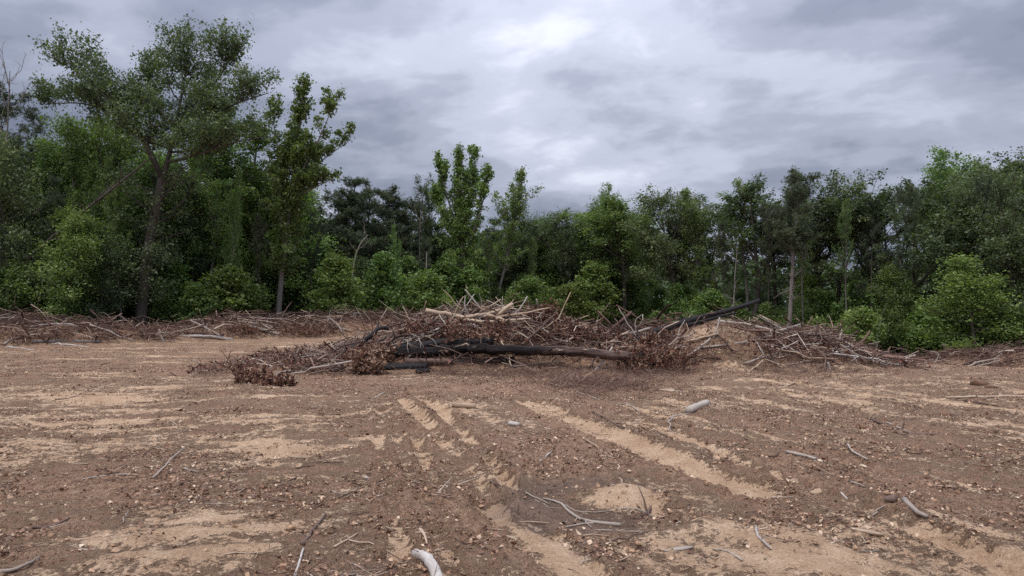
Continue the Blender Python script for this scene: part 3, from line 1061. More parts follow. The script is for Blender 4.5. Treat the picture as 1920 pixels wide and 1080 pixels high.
put('oak_tree', OAK[0], 1270, 52, 348, 'dense dark tree midway between leaf spray and tall straight pine', 'tree', G, 1.2, 4.0)
put('poplar_tree', POPLAR[0], 1332, 50, 346, 'lighter pointed tree in the dark canopy left of straight pine', 'tree', G, 1.0, 4.6)
put('oak_tree', OAKB[1], 1402, 47, 328, 'high crowned oak with bare lower trunk left of straight pine', 'tree', G, 1.3, 5.5)
put('oak_tree', OAK[1], 1556, 45, 325, 'high crowned oak next right of the straight pine', 'tree', G, 1.3, .7)
put('oak_tree', OAK[1], 1650, 44, 316, 'broad rounded oak with branching limbs showing against pale sky', 'tree', G, 1.15, 1.6)
put('oak_tree', OAKB[1], 1716, 44, 345, 'lower oak with dark leaf clumps left of the open right poplar', 'tree', G, .9, 3.3)
put('poplar_tree', POPLAR[2], 1782, 41, 268, 'open pale crowned poplar with bare trunk near the right edge', 'tree', G, 1.25, 2.0)
put('oak_tree', OAK[1], 1862, 40, 262, 'big dark crown at the right edge, tallest on that side', 'tree', G, 1.05, 4.4)
put('pine_tree', PINE[0], 1918, 41, 300, 'pine half cut off by the right picture edge', 'tree', G, 1.0, 4.4)


def hero_pine():
    T = Tree(13)
    rng = T.rng
    H = 14.0
    tr = grow(rng, (0, 0, -.3), (.01, 0, 1), H * .97, 14, .015, .03)
    T.axis(tr, .20, .04, 10, power=.9)
    tr2 = grow(rng, (.30, .1, -.3), (.015, 0, 1), H * .72, 12, .02, .03)
    T.axis(tr2, .12, .03, 8)
    T.limb(tr, lambda t: .15 * (1 - t * .8), .60, 1.0, 34, 2.5, (-8, 30), lambda t: max(.30, min(1, .35 + 1.6 * t) - t * .55), up1=.05, wob=.16, sub=6, lsub=.36, clump=(7, .17), bare=.3, subup=.12)
    T.limb(tr, lambda t: .12, .3, .66, 16, 1.3, (-25, 15), lambda t: 1, sub=3, clump=None, wob=.2)
    T.limb(tr2, lambda t: .1, .45, .98, 12, 1.1, (-15, 25), lambda t: 1, sub=3, clump=None, wob=.2)
    p = T.meshes('straight_pine', M['bark_grey'], M['needle'], .17, kind='needle', k=10)
    src = p[1]
    PH[p[0].name] = max(v.co.z for v in src.vertices)
    put('pine_tree', p, 1476, 41, 303, 'tall straight pine with bare grey twin trunk behind the brush pile', 'tree', G, 1.0, 0.0)


hero_pine()

# -------- dead poles and leaning stems
put('dead_tree', SNAG[3], 944, 60, 428, 'grey bare dead pole standing in front of middle woods', 'dead tree', 'standing dead poles', .75, 0, (0, .04))
put('dead_tree', SNAG[2], 966, 58, 480, 'short broken pale stub beside the grey dead pole', 'dead tree', 'standing dead poles', .55, 0, (0, .10))
put('dead_tree', SNAG[3], 660, 47, 455, 'pale bent dead stem slanting in front of the scrub pines', 'dead tree', 'standing dead poles', .7, 2, (0, .24))
put('dead_tree', SNAG[2], 795, 48, 470, 'thin pale broken stem among bushes below the middle poplars', 'dead tree', 'standing dead poles', .35, 0, (0, .06))
put('dead_tree', SNAG[3], 1372, 43, 440, 'grey bare stem left of the straight pine', 'dead tree', 'standing dead poles', .95, 1, (0, .05))


def leaning(label, pp, r0, r1, mat, twigs=0):
    """a slanting dead stem given by its course"""
    pts = [at(*p) for p in pp]
    base = pts[0].copy()
    T = Tree(int(pp[0][0]) + 500)
    a = dense(np.array(pts) - base, 12)
    T.axis(a, r0, r1, 8)
    if twigs:
        T.limb(a, lambda t: r1 * 1.5, .3, .98, twigs, 1.2, (-10, 60), lambda t: 1, sub=3, clump=None, wob=.25)
    me, _ = T.meshes('leaning_stem', M[mat])
    e = bpy.data.objects.new('leaning_dead_tree', None)
    COL.objects.link(e)
    e.location = base
    tag(e, label, 'dead tree')
    obj('trunk', me, e)


leaning('long dark dead trunk slanting up to the right against the left woods', [(-25, 590, 34), (20, 515, 34), (110, 430, 34.2), (200, 360, 34.6), (278, 296, 35.4)], .105, .04, 'bark', 10)
leaning('shorter dark trunk slanting above the long slanting dead trunk', [(-60, 600, 35.5), (0, 455, 35.6), (50, 410, 35.8), (95, 372, 36)], .11, .05, 'bark', 4)
leaning('pale speckled slim trunk leaning right near the right hand woods', [(1640, 668, 37.5), (1650, 600, 38.2), (1668, 555, 38.8), (1690, 490, 40)], .075, .035, 'bark_grey', 3)
leaning('thin dead stem hooked at top among bushes left of middle poplars', [(655, 600, 45), (662, 490, 45), (675, 455, 45), (690, 440, 45.2)], .05, .02, 'dead', 3)

# -------- saplings and bushes that stand out along the edge
GS = 'young trees along the foot of the woods'
for px, dy, top, pr, wide, lab in [
    (1832, -3.0, 474, MAPLE[0], 1.35, 'bright rounded young tree in front of woods near right edge'),
    (1690, -1.0, 490, MAPLE[1], 1.0, 'leafy young tree behind the pale leaning trunk'),
    (1606, -3.5, 572, SAP[1], 1.1, 'small green sapling right of the straight pine trunk'),
    (1530, -3, 592, SAP[3], 1.1, 'low bush at the foot of straight pine, right side'),
    (1322, -2, 540, SAP[1], 1.2, 'round light green sapling behind the slanting charred trunk'),
    (1268, -1, 528, SAP[2], 1.0, 'upright sapling left of the round light green sapling'),
    (1122, -2, 487, SAP[2], 1.3, 'pointed young tree behind the middle of the brush pile'),
    (1068, -3, 528, SAP[0], 1.25, 'smaller pointed sapling left of the pointed young tree'),
    (1002, -4, 514, SAP[1], 1.2, 'pale leafy sapling right of the grey dead pole'),
    (960, -4, 545, SAP[0], 1.1, 'low sapling directly behind the top of brush pile'),
    (790, -3, 502, SAP[1], 1.25, 'bushy sapling below the scrub pines left of brush pile top'),
    (640, -3, 472, SAP[2], 1.35, 'tall light green sapling right of the slender grey trunk'),
    (720, -2, 470, SAP[2], 1.2, 'leafy sapling midway between slender trunk and pile top'),
    (735, -5.5, 575, SAP[3], 1.0, 'yellowish low bush on the back of left brush row'),
    (622, -2.0, 525, SAP[0], 1.0, 'wide sapling close right of the slender grey trunk'),
    (432, 2.5, 420, MAPLE[1], .95, 'dark drooping tree between the forked giant and slender tree'),
    (355, 2.5, 350, MAPLE[0], .7, 'dark full leaved tree right beside the forked trunk'),
    (185, -1.0, 440, MAPLE[2], .9, 'spreading young tree left of the forked trunk'),
    (110, -2.0, 385, MAPLE[1], 1.0, 'yellow green leafy tree under the long slanting trunk'),
    (20, -1.0, 240, MAPLE[2], .75, 'tall layered dark tree at left picture edge'),
    (1905, -1, 400, MAPLE[2], 1.0, 'dark leafy tree at right edge behind bright rounded tree'),
    (1432, -1, 565, SAP[2], 1.0, 'sapling just left of the straight pine trunk'),
]:
    put('young_tree', pr, px, float(edge_Y(px)) + dy, top, lab, 'tree', GS, wide)

# -------- the rest of the woods
SKY = [(-700, 330), (-200, 300), (0, 230), (110, 270), (200, 235), (300, 290), (480, 305), (560, 335), (600, 395), (780, 405), (800, 410), (930, 412), (1000, 415), (1050, 395), (1130, 376), (1200, 372), (1270, 352),
       (1330, 350), (1400, 332), (1470, 328), (1550, 325), (1640, 322), (1700, 340), (1770, 335), (1800, 290), (1850, 285), (1920, 290), (2200, 300), (2700, 310)]


def sky_top(px):
    return np.interp(px, [s[0] for s in SKY], [s[1] for s in SKY])


def zone(px):
    return 'left' if px < 560 else 'middle' if px < 1000 else 'right'


LM = [(20, 'the tall layered tree'), (118, 'the long slanting dead trunk'), (192, 'the rounded lighter crown'), (262, 'the forked giant'), (355, 'the full dark tree beside it'), (440, 'the drooping dark tree'),
      (520, 'the slender grey tree'), (590, 'the shaggy pine'), (665, 'the pointed scrub pine'), (724, 'the second scrub pine'), (783, 'the bare twiggy snag'), (868, 'the tallest middle poplar'), (944, 'the grey dead pole'), (1002, 'the pale leafy sapling'),
      (1060, 'the tree in the skyline dip'), (1136, 'the thin leaf spray'), (1200, 'the broad green tree'), (1268, 'the dense dark middle tree'), (1332, 'the lighter pointed tree'), (1385, 'the grey bare stem'), (1476, 'the straight pine'),
      (1550, 'the oak next to straight pine'), (1606, 'the small green sapling'), (1660, 'the pale leaning trunk'), (1716, 'the lower clumpy oak'), (1782, 'the open right poplar'), (1862, 'the big dark right crown')]


def rel(px, marks=LM):
    if px < -10:
        return 'beyond the left picture edge'
    if px > 1930:
        return 'beyond the right picture edge'
    m = min(marks, key=lambda q: abs(q[0] - px))
    d = px - m[0]
    return ('behind ' if abs(d) < 11 else 'just right of ' if d > 0 else 'just left of ') + m[1]


def fill():
    rng = np.random.default_rng(5)
    # second and third rows of tall trees
    for row, (o0, o1, step, lo, hi) in enumerate([(1.5, 6, 66, -8, 40), (7, 14, 58, -12, 30), (15, 26, 56, -5, 40)]):
        px = -300.0
        while px < 2230:
            Y = float(edge_Y(px)) + rng.uniform(o0, o1)
            top = float(sky_top(px)) + rng.uniform(lo, hi)
            z = zone(px)
            u = rng.uniform()
            if z == 'left':
                pr = MAPLE[int(u * 97) % 3] if u < .3 else POPLAR[int(u * 89) % 3] if u < .65 else OAK[int(u * 97) % 3]
            elif z == 'middle':
                pr = PINE[int(u * 91) % 3] if u < .6 else (OAK + POPLAR)[int(u * 97) % 6]
            else:
                pr = (OAK + OAKB)[int(u * 97) % 5] if u < .85 else POPLAR[int(u * 89) % 3]
            if 1190 < px < 1800:
                # open stand: high crowns, sky between the stems
                if row >= 1:
                    px += step * 1.6
                    continue
                pr = (OAKB[1], OAK[1], POPLAR[2])[int(u * 97) % 3]
            kind = 'pine_tree' if pr in PINE else 'poplar_tree' if pr in POPLAR else 'oak_tree' if pr in OAK + OAKB else 'leafy_tree'
            nm = {'pine_tree': 'pine', 'poplar_tree': 'poplar', 'oak_tree': 'oak', 'leafy_tree': 'leafy tree'}[kind]
            put(kind, pr, px, Y, top, f'{("second row", "third row", "rearmost")[row]} {nm} {rel(px)}', 'tree', f'trees within the {z} woods', rng.uniform(.95, 1.3))
            px += step * rng.uniform(.7, 1.35)
    # slim bare stemmed trees standing forward
    px = -120.0
    while px < 2080:
        Y = float(edge_Y(px)) + rng.uniform(-.5, 2.0)
        u = rng.uniform()
        pr = (POPLAR[2], PINE[2], OAKB[1], PINE[0], POPLAR[0])[int(u * 97) % 5]
        z = zone(px)
        put('slim_tree', pr, px, Y, float(sky_top(px)) + rng.uniform(5, 75), f'slim bare stemmed tree standing forward {rel(px)}', 'tree', 'slim stems at the edge of the woods', rng.uniform(.45, .7))
        px += rng.uniform(38, 95)
    # low and middle storey
    for row, (o0, o1, step, t0, t1) in enumerate([(-1.5, 1.5, 46, 500, 580), (1, 5, 50, 440, 540), (5, 10, 55, 440, 520), (11, 18, 60, 450, 520)]):
        px = -300.0
        while px < 2230:
            Y = float(edge_Y(px)) + rng.uniform(o0, o1)
            z = zone(px)
            a, b = t0, t1
            if z == 'left':
                a, b = t0 - 60, t1 - 50
            if 1190 < px < 1800:
                if row >= 2:
                    px += step
                    continue
                a, b = (550, 605) if row == 0 else (495, 550)
            top = rng.uniform(a, b)
            clear = [(262, 40, 38.5), (520, 62, 43), (1476, 26, 42), (1382, 18, 44)]
            if any(abs(px - c) < w and Y < lim for c, w, lim in clear):
                px += 12
                continue
            u = rng.uniform()
            if row == 0:
                pr = SAP[int(u * 97) % 4]
            else:
                pr = MAPLE[int(u * 97) % 3] if u < .75 else SAP[2]
            put('understorey_tree', pr, px, Y, top, f'{("foremost low", "second row low", "shaded low", "rearmost low")[row]} understorey tree {rel(px)}', 'tree', f'understorey of the {z} woods', rng.uniform(1.0, 1.45))
            px += step * rng.uniform(.7, 1.35)


fill()


def wood_mass():
    """the depth of the wood, which nobody could count"""
    rng = np.random.default_rng(9)
    n = 60000
    px = rng.uniform(-700, 2650, n)
    Y = np.interp(px, [e[0] for e in EDGE], [e[1] for e in EDGE]) + rng.uniform(12, 34, n)
    x = (px - 960) / F * Y
    top = np.interp(px, [-700, 500, 800, 1000, 1190, 1250, 1780, 1830, 2600], [400, 400, 455, 450, 470, 503, 508, 475, 430])
    z0 = terr(x, Y)
    zt = CAMZ + (HZ - top) / F * Y
    h = np.maximum(zt - z0, 1.0) * (1 + .18 * fbm(x / 4, Y / 4, 3, 40))
    z = z0 + h * rng.uniform(0, 1, n) ** .8
    C = np.stack([x, Y, z], -1) + rng.normal(size=(n, 3)) * .2
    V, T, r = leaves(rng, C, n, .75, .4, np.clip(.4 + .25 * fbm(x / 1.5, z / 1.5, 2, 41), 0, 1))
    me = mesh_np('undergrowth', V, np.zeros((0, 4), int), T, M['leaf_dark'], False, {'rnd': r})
    tag(obj('undergrowth', me), 'dense dark foliage filling the depth of the woods', None, None, 'stuff')


wood_mass()

# ------------------------------------------------------------------ felled wood
def spline(pts, n):
    pts = np.asarray(pts, float)
    if len(pts) == 2:
        return pts[0] + (pts[1] - pts[0]) * np.linspace(0, 1, n)[:, None]
    P = np.vstack([2 * pts[0] - pts[1], pts, 2 * pts[-1] - pts[-2]])
    out = []
    m = len(pts) - 1
    for u in np.linspace(0, m, n):
        i = min(int(u), m - 1)
        t = u - i
        a, b, c, d = P[i], P[i + 1], P[i + 2], P[i + 3]
        out.append(.5 * (2 * b + (c - a) * t + (2 * a - 5 * b + 4 * c - d) * t * t + (3 * b - a - 3 * c + d) * t ** 3))
    return np.array(out)


WR = np.random.default_rng(31)


def wood(name, label, pts, r0, r1, mat, cat='branch', group=None, forks=0, fl=.35, k=7, n=10, wob=.012, rough=.08, rnd=None, up=.0, broken=True):
    """one piece of dead wood through world points, with side twigs or stubs"""
    rng = WR
    a = spline(pts, n)
    L = np.linalg.norm(np.diff(a, axis=0), axis=1).sum()
    w = rng.normal(size=(n, 3)) * wob * L
    w[0] = w[-1] = 0
    w[:, 2] *= .5
    a = a + w * np.sin(np.linspace(0, math.pi, n))[:, None]
    base = a[0].copy()
    mb = MB()
    rad = r0 + (r1 - r0) * np.linspace(0, 1, n) ** .9
    rn = rng.uniform(.3, .7) if rnd is None else rnd
    mb.tube(a - base, rad, k, rn, True, True, rough, rng)
    for f in range(forks):
        t = rng.uniform(.25, .92)
        p, d = along(a - base, t)
        r = np.interp(t, np.linspace(0, 1, n), rad)
        sd = unit(d * .8 + rng.normal(size=3) * .7 + np.array([0, 0, up]))
        Lf = L * fl * rng.uniform(.4, 1.1) * (1.1 - t * .5)
        b = grow(rng, p, sd, Lf, 5, .16, 0)
        mb.tube(b, np.linspace(r * .6, max(.003, r * .15), 6), 5, rn, False, True)
    me = mb.mesh(name, M[mat])
    o = obj(name, me, None, base)
    tag(o, label, cat, group)
    return o


def W(px, py, lift=0.0, dY=None, Y=None):
    """pixel to world: on the heap or ground there, or at distance Y"""
    if Y is not None:
        return at(px, py, Y)
    p = hit(px, py)
    p[2] += lift
    return p


def lay(name, label, pp, r0, r1, mat, cat='branch', group=None, forks=0, lift=None, **kw):
    """wood lying on the heap: every point is dropped on the surface"""
    lf = max(r0, r1) * .6 if lift is None else lift
    pts = [W(a, b, lf) for a, b in pp]
    # keep one rigid course in depth, no longer than the piece can be
    ys = np.array([p[1] for p in pts])
    t = np.linspace(0, 1, len(ys))
    fit = np.polyval(np.polyfit(t, ys, 1), t)
    fit = np.clip(fit, fit.min(), fit.min() + (.7 if fit.min() < 24 else 1.6))
    pts = [at(a, b, y) for (a, b), y in zip(pp, fit)]
    return wood(name, label, pts, r0, r1, mat, cat, group, forks, **kw)


def poke(name, label, pp, r0, r1, mat, cat='branch', group=None, forks=0, dY=0.0, **kw):
    """wood rooted in the heap at its first point and rising out of it"""
    p0 = W(*pp[0])
    n = len(pp) - 1
    pts = [p0] + [at(a, b, p0[1] + dY * (i + 1) / n) for i, (a, b) in enumerate(pp[1:])]
    d = unit(pts[0] - pts[1])
    pts[0] = pts[0] + d * .15
    return wood(name, label, pts, r0, r1, mat, cat, group, forks, **kw)


# main log and its neighbours
wood('fallen_log', 'largest fallen log, charred black with brown right end, across the pile front',
     [at(705, 668, 17.8), at(860, 654, 17.65), at(1040, 657, 17.45), at(1203, 670, 17.35)], .135, .112, 'char_log', 'log', 'charred logs', 5, fl=.05, k=16, n=34, wob=.010, rough=.11, rnd=.32)
_a = bpy.data.objects['fallen_log'].data
_co = np.empty(len(_a.vertices) * 3, np.float32)
_a.vertices.foreach_get('co', _co)
_a.attributes['rnd'].data.foreach_set('value', np.interp(_co[0::3], [0, 3.6, 4.8, 6.8], [.05, .22, .75, .95]).astype(np.float32))
wood('fallen_log', 'black charred log lying just behind the left half of largest log', [at(690, 664, 18.0), at(800, 646, 17.95), at(925, 640, 17.95)], .13, .10, 'char', 'log', 'charred logs', 2, k=10, wob=.006)
wood('fallen_log', 'black log at ground level under the left end of largest log', [at(712, 690, 17.15), at(802, 687, 17.2)], .11, .09, 'char', 'log', 'charred logs', 1, k=10, wob=.006)
wood('fallen_log', 'grey brown cut log lying below the largest log, end facing left', [at(760, 678, 17.3), at(850, 677, 17.35)], .085, .06, 'brown', 'log', None, 2, k=10, wob=.01)
wood('fallen_log', 'short black stub on the ground in front of black ground log', [at(780, 696, 17.0), at(806, 694, 17.05)], .07, .06, 'char', 'log', 'charred logs', 0, k=10, n=5)
wood('fallen_log', 'black log hidden below the middle of largest log', [at(840, 682, 17.55), at(965, 674, 17.6)], .10, .08, 'char', 'log', 'charred logs', 3, k=9)
wood('fallen_log', 'short charred hollow log at the left tip of the brush pile', [at(620, 697, 17.0), at(668, 688, 17.3)], .15, .13, 'char', 'log', 'charred logs', 0, k=10, n=6)
wood('slanting_charred_trunk', 'long charred trunk slanting up to the right out of the pile', [at(1180, 646, 19.3), at(1233, 621, 19.4), at(1285, 603, 19.5), at(1368, 581, 19.6), at(1424, 563, 19.7)], .125, .05, 'char', 'log', 'charred logs', 2, k=10, n=12, wob=.006, fl=.15)
wood('charred_limb', 'thinner charred limb close under the long slanting trunk', [at(1290, 610, 19.3), at(1340, 596, 19.35), at(1380, 587, 19.4)], .06, .03, 'char', 'log', 'charred logs', 1, k=7)
wood('charred_limb', 'black limb dipping right behind the bare earth mound', [at(1412, 622, 20.6), at(1440, 628, 20.4), at(1470, 640, 20.2)], .11, .09, 'char', 'log', 'charred logs', 1, k=8)
wood('split_log', 'thick pale split log on the right part of the brush pile', [at(1448, 627, 20.2), at(1491, 633, 20.1), at(1534, 642, 20.0)], .13, .10, 'pale', 'log', None, 1, k=9, wob=.01)
wood('pale_limb', 'thick barkless limb jutting left from the top of the pile', [at(798, 582, 19.2), at(838, 589, 19.3), at(880, 598, 19.5)], .07, .06, 'pale', 'branch', None, 1, k=9)
wood('pale_limb', 'long barkless limb running along the very top of the pile', [at(860, 597, 19.35), at(905, 590, 19.5), at(940, 580, 19.6), at(962, 570, 19.7)], .06, .04, 'pale', 'branch', None, 2, k=8)
wood('pale_limb', 'barkless limb slanting down right below the pile top', [at(912, 590, 19.3), at(940, 599, 19.2), at(966, 609, 19.1)], .055, .04, 'pale', 'branch', None, 3, k=8)
wood('pale_limb', 'short thick barkless limb pointing up right at the pile top', [at(932, 592, 19.3), at(958, 571, 19.3)], .05, .045, 'pale', 'branch', None, 0, k=8, n=6)
wood('pale_limb', 'long barkless limb pointing right from the pile top', [at(925, 595, 19.3), at(980, 587, 19.3), at(1032, 577, 19.2)], .045, .02, 'pale', 'branch', None, 3, k=7)
wood('pale_limb', 'broken barkless limb crossing under the pile top limbs', [at(870, 600, 19.2), at(920, 604, 19.1), at(985, 598, 19.1)], .05, .035, 'pale', 'branch', None, 2, k=7)

# sticks that rise above the heap
for lab, pp, r0, r1, mat, fk, dY in [
    ('long bleached stick pointing up left above the pile top', [(903, 582), (888, 562), (872, 543)], .028, .016, 'white', 0, -.2),
    ('short bleached stick standing left of the pile top', [(873, 592), (864, 577), (856, 563)], .03, .015, 'white', 1, .1),
    ('forked bleached stick standing upright at the pile top', [(880, 592), (872, 576), (872, 554)], .035, .014, 'white', 2, 0),
    ('tiny bleached stub left of the upright forked stick', [(862, 590), (851, 576)], .022, .012, 'white', 0, 0),
    ('thin upright stick right of the pile top', [(941, 584), (942, 556)], .014, .01, 'dead', 0, .1),
    ('bent brown limb rising right from behind the largest log', [(980, 645), (1005, 622), (1041, 589)], .045, .018, 'brown', 1, .4),
    ('thin arching twig at the right shoulder of the pile top', [(1036, 600), (1045, 586), (1060, 588), (1082, 604)], .012, .006, 'dead', 0, .2),
    ('pale curved stick with upper end bent right behind the pile', [(1118, 622), (1121, 594), (1132, 580), (1143, 568)], .022, .012, 'dead', 1, .2),
    ('straight pale stick leaning left behind right half of pile', [(1200, 640), (1180, 612), (1160, 577)], .024, .010, 'dead', 2, .2),
    ('thin bowed twig next to the straight pale leaning stick', [(1194, 634), (1191, 604), (1203, 590)], .014, .007, 'dead', 0, .2),
    ('bleached stick leaning across the right end of largest log', [(1115, 695), (1131, 676), (1148, 650)], .030, .018, 'white', 2, .25),
    ('pale upright stick on the bare earth mound', [(1340, 626), (1346, 610), (1349, 595)], .026, .018, 'white', 0, 0),
    ('thin curved twig hanging from the slanting charred trunk', [(1267, 648), (1272, 622), (1284, 600)], .013, .008, 'dead', 1, .3),
    ('dark bent limb rising from the left end of the pile', [(640, 668), (693, 631), (714, 616), (728, 617)], .075, .045, 'char', 2, .5),
    ('dark arching branch above the hanging roots', [(712, 664), (738, 634), (778, 627)], .05, .03, 'brown', 2, .4),
    ('upright dead stick right end of the pile', [(1590, 650), (1582, 626)], .016, .009, 'dead', 1, 0),
    ('bleached bent stick high on the left brush row', [(642, 624), (632, 607), (613, 593)], .05, .03, 'white', 0, 0),
    ('pale stick slanting down right on the left brush row crest', [(590, 603), (577, 591)], .04, .03, 'dead', 0, 0),
    ('short slanting stick standing beyond the left brush row', [(680, 598), (668, 578)], .035, .018, 'dead', 0, 0),
    ('short slanting stick right of its twin beyond left brush row', [(694, 600), (682, 584)], .035, .018, 'dead', 0, 0),
    ('hooked thin dead stem standing before the right woods', [(1745, 690), (1756, 672), (1757, 662), (1742, 658)], .025, .012, 'dead', 0, 0),
    ('bowed pale stick by the right woods', [(1690, 677), (1700, 670), (1715, 666)], .04, .025, 'white', 0, 0),
    ('grey forked branch slanting down right on left brush row', [(414, 630), (390, 616), (356, 600)], .06, .03, 'dead', 3, 0),
    ('broken stick propped upright at end of left brush row', [(308, 642), (302, 628), (299, 617)], .05, .035, 'dead', 0, 0),
]:
    poke('dead_branch', lab, pp, r0, r1, mat, 'branch', 'branches sticking out of the brush', fk, dY, fl=.3)

# branches lying on the heaps
for lab, pp, r0, r1, mat, fk in [
    ('long bleached branch trailing left from the pile tip to the ground', [(503, 731), (516, 717), (560, 699), (597, 687), (660, 677)], .014, .023, 'dead', 4),
    ('forked bleached twig beside the long trailing branch', [(516, 701), (540, 695), (560, 697)], .012, .020, 'white', 2),
    ('grey slab of wood on the left end of the pile', [(650, 673), (676, 664)], .06, .05, 'dead', 0),
    ('pale thin branch ending behind the reddish bough', [(636, 667), (648, 677), (672, 668)], .02, .012, 'white', 1),
    ('pale limb lying along the right half of largest log', [(1048, 637), (1071, 647), (1112, 651)], .04, .03, 'white', 1),
    ('thin pale stick on the ground below the largest log', [(947, 690), (1019, 680), (1060, 678)], .018, .012, 'dead', 1),
    ('bleached stick with forked end left of the bare earth mound', [(1279, 674), (1313, 650), (1332, 634)], .030, .020, 'white', 2),
    ('short bleached limb lying against the bare earth mound', [(1314, 651), (1340, 649), (1364, 646)], .030, .022, 'dead', 2),
    ('tan barkless stick across the bare earth mound', [(1289, 640), (1318, 633), (1347, 625)], .035, .03, 'pale', 0),
    ('long pale stick right of the bare earth mound', [(1377, 644), (1410, 637), (1446, 629)], .022, .014, 'dead', 2),
    ('bleached stick hanging down right of the earth mound', [(1418, 642), (1425, 655), (1437, 671)], .025, .018, 'white', 1),
    ('tan stick on the ground before the earth mound', [(1402, 699), (1418, 685), (1430, 675)], .022, .018, 'pale', 0),
    ('thin pale stick low on the right part of the pile', [(1476, 684), (1506, 678), (1538, 673)], .02, .014, 'dead', 1),
    ('bleached short limb at the right end of the pile', [(1560, 643), (1578, 664)], .04, .03, 'white', 0),
    ('long thin twig reaching beyond the right end of the pile', [(1588, 652), (1620, 646), (1650, 640)], .016, .008, 'dead', 1),
    ('pale broken chunk at the right tip of the pile', [(1630, 668), (1648, 659)], .07, .05, 'pale', 0),
    ('pale flat limb below the thick split log', [(1518, 652), (1560, 655)], .06, .04, 'pale', 0),
    ('white limb at upper left of the slanting trunk foot', [(1182, 644), (1206, 634), (1240, 629)], .04, .025, 'white', 1),
    ('pale stick below the slanting trunk foot', [(1176, 652), (1200, 646), (1212, 640)], .045, .03, 'white', 0),
    ('arched grey branch topmost on the far left brush row', [(94, 597), (128, 590), (162, 588)], .05, .03, 'dead', 2),
    ('long arched pale branch on the far left brush row', [(48, 615), (96, 608), (138, 609), (152, 624)], .055, .04, 'dead', 2),
    ('curved grey limb at the front left of far left brush row', [(8, 646), (24, 636), (60, 628), (95, 627)], .06, .03, 'dead', 2),
    ('white limb on the ground at the far left', [(15, 651), (40, 654), (66, 656)], .06, .03, 'white', 1),
    ('brown log along the front of far left brush row', [(60, 641), (120, 640), (192, 641)], .09, .07, 'bark_grey', 1),
    ('white stick lying before the brown log at left', [(90, 646), (120, 645), (168, 651)], .035, .03, 'white', 1),
    ('brown pole at the foot of the forked tree', [(262, 629), (300, 625), (345, 621)], .06, .04, 'dead', 1),
    ('long pale pole end pointing right on the left brush row', [(338, 630), (390, 631), (438, 637)], .065, .075, 'white', 0),
    ('brown pole behind the long pale pole', [(330, 623), (370, 624), (420, 628)], .05, .04, 'brown', 2),
    ('upper of two poles slanting to the slender grey trunk', [(446, 603), (487, 607), (512, 613)], .07, .05, 'dead', 1),
    ('lower of two poles slanting to the slender grey trunk', [(470, 612), (495, 619), (524, 627)], .08, .06, 'dead', 1),
    ('short pole end just right of the slender grey trunk', [(563, 608), (581, 601)], .05, .04, 'dead', 0),
    ('long thin pole along the crest of left brush row', [(618, 597), (646, 596), (678, 594)], .035, .025, 'dead', 1),
    ('pale branch on the crest right of slender trunk', [(585, 605), (605, 610), (620, 608)], .05, .03, 'dead', 1),
    ('upper pale branch on the right hand brush mound', [(1811, 689), (1830, 679), (1872, 672)], .03, .02, 'dead', 0),
    ('lower pale branch on the right hand brush mound', [(1816, 690), (1840, 684), (1874, 675)], .022, .016, 'dead', 1),
]:
    lay('dead_branch', lab, pp, r0, r1, mat, 'branch', 'branches lying on the brush', fk, fl=.3)


# upright white stake
poke('wooden_stake', 'white splintered stake standing at the front right of the pile', [(1555, 697), (1551, 679)], .035, .028, 'white', 'stake', None, 0, 0)


# ---------------------------------------------------------------- hanging roots, reddish boughs
def roots():
    rng = WR
    base = W(768, 650)
    mb = MB()
    for i in range(17):
        a = rng.uniform(-.2, 3.4)
        d = np.array([math.cos(a) * 1.1, -abs(rng.normal()) * .6, rng.uniform(.1, .7)])
        L = rng.uniform(.35, 1.1)
        b = grow(rng, rng.normal(size=3) * .16 + np.array([0, -.1, .12]), d, L, 8, .20, -.26)
        mb.tube(b, np.linspace(.012, .004, 9), 5, rng.uniform(.1, .75), False, True)
    for i in range(9):
        b = grow(rng, rng.normal(size=3) * .06, unit(rng.normal(size=3) + np.array([0, -.5, .2])), rng.uniform(.2, .4), 4, .2, 0)
        mb.tube(b, np.linspace(.07, .03, 5), 7, .05, True, True, .1, rng)
    o = obj('root_tangle', mb.mesh('root_tangle', M['dead']), None, base)
    tag(o, 'fan of drooping grey roots over the left end of the charred logs', 'roots')


roots()


def bough(label, px, py, wpx, hpx, n, seed, tone=.5, flat=.6):
    """a felled pine bough with rust brown needles"""
    rng = np.random.default_rng(seed)
    b = W(px, py)
    w = wpx / F * b[1]
    h = hpx / F * b[1]
    e = bpy.data.objects.new('dead_bough', None)
    COL.objects.link(e)
    e.location = b
    tag(e, label, 'dead bough', 'rust brown boughs in the brush')
    mb = MB()
    tone = tone + rng.uniform(-.15, .2)
    C, R = [], []
    for i in range(n):
        p = np.array([rng.uniform(-.5, .5) * w, rng.normal() * w * .22, 0])
        d = unit(np.array([rng.normal(), rng.normal() * .6, abs(rng.normal()) * flat]))
        L = rng.uniform(.25, .7) * min(1.0, h * 2.5)
        a = grow(rng, p, d, L, 5, .2, .05)
        a[:, 2] = np.maximum(a[:, 2], .01)
        mb.tube(a, np.linspace(.010, .003, 6), 4, rng.uniform(.2, .5))
        for u in np.linspace(.25, 1, 7):
            c, _ = along(a, u * .999)
            C.append(c + rng.normal(size=3) * .02)
            R.append(np.clip(tone + rng.normal() * .34, 0, 1))
    obj('branchlet', mb.mesh('branchlet', M['brown']), e)
    V, T, r = needles(rng, np.array(C), .075, np.array(R), 6)
    me = mesh_np('needles', V, np.zeros((0, 4), int), T, M['deadleaf'], False, {'rnd': r})
    obj('needles', me, e)


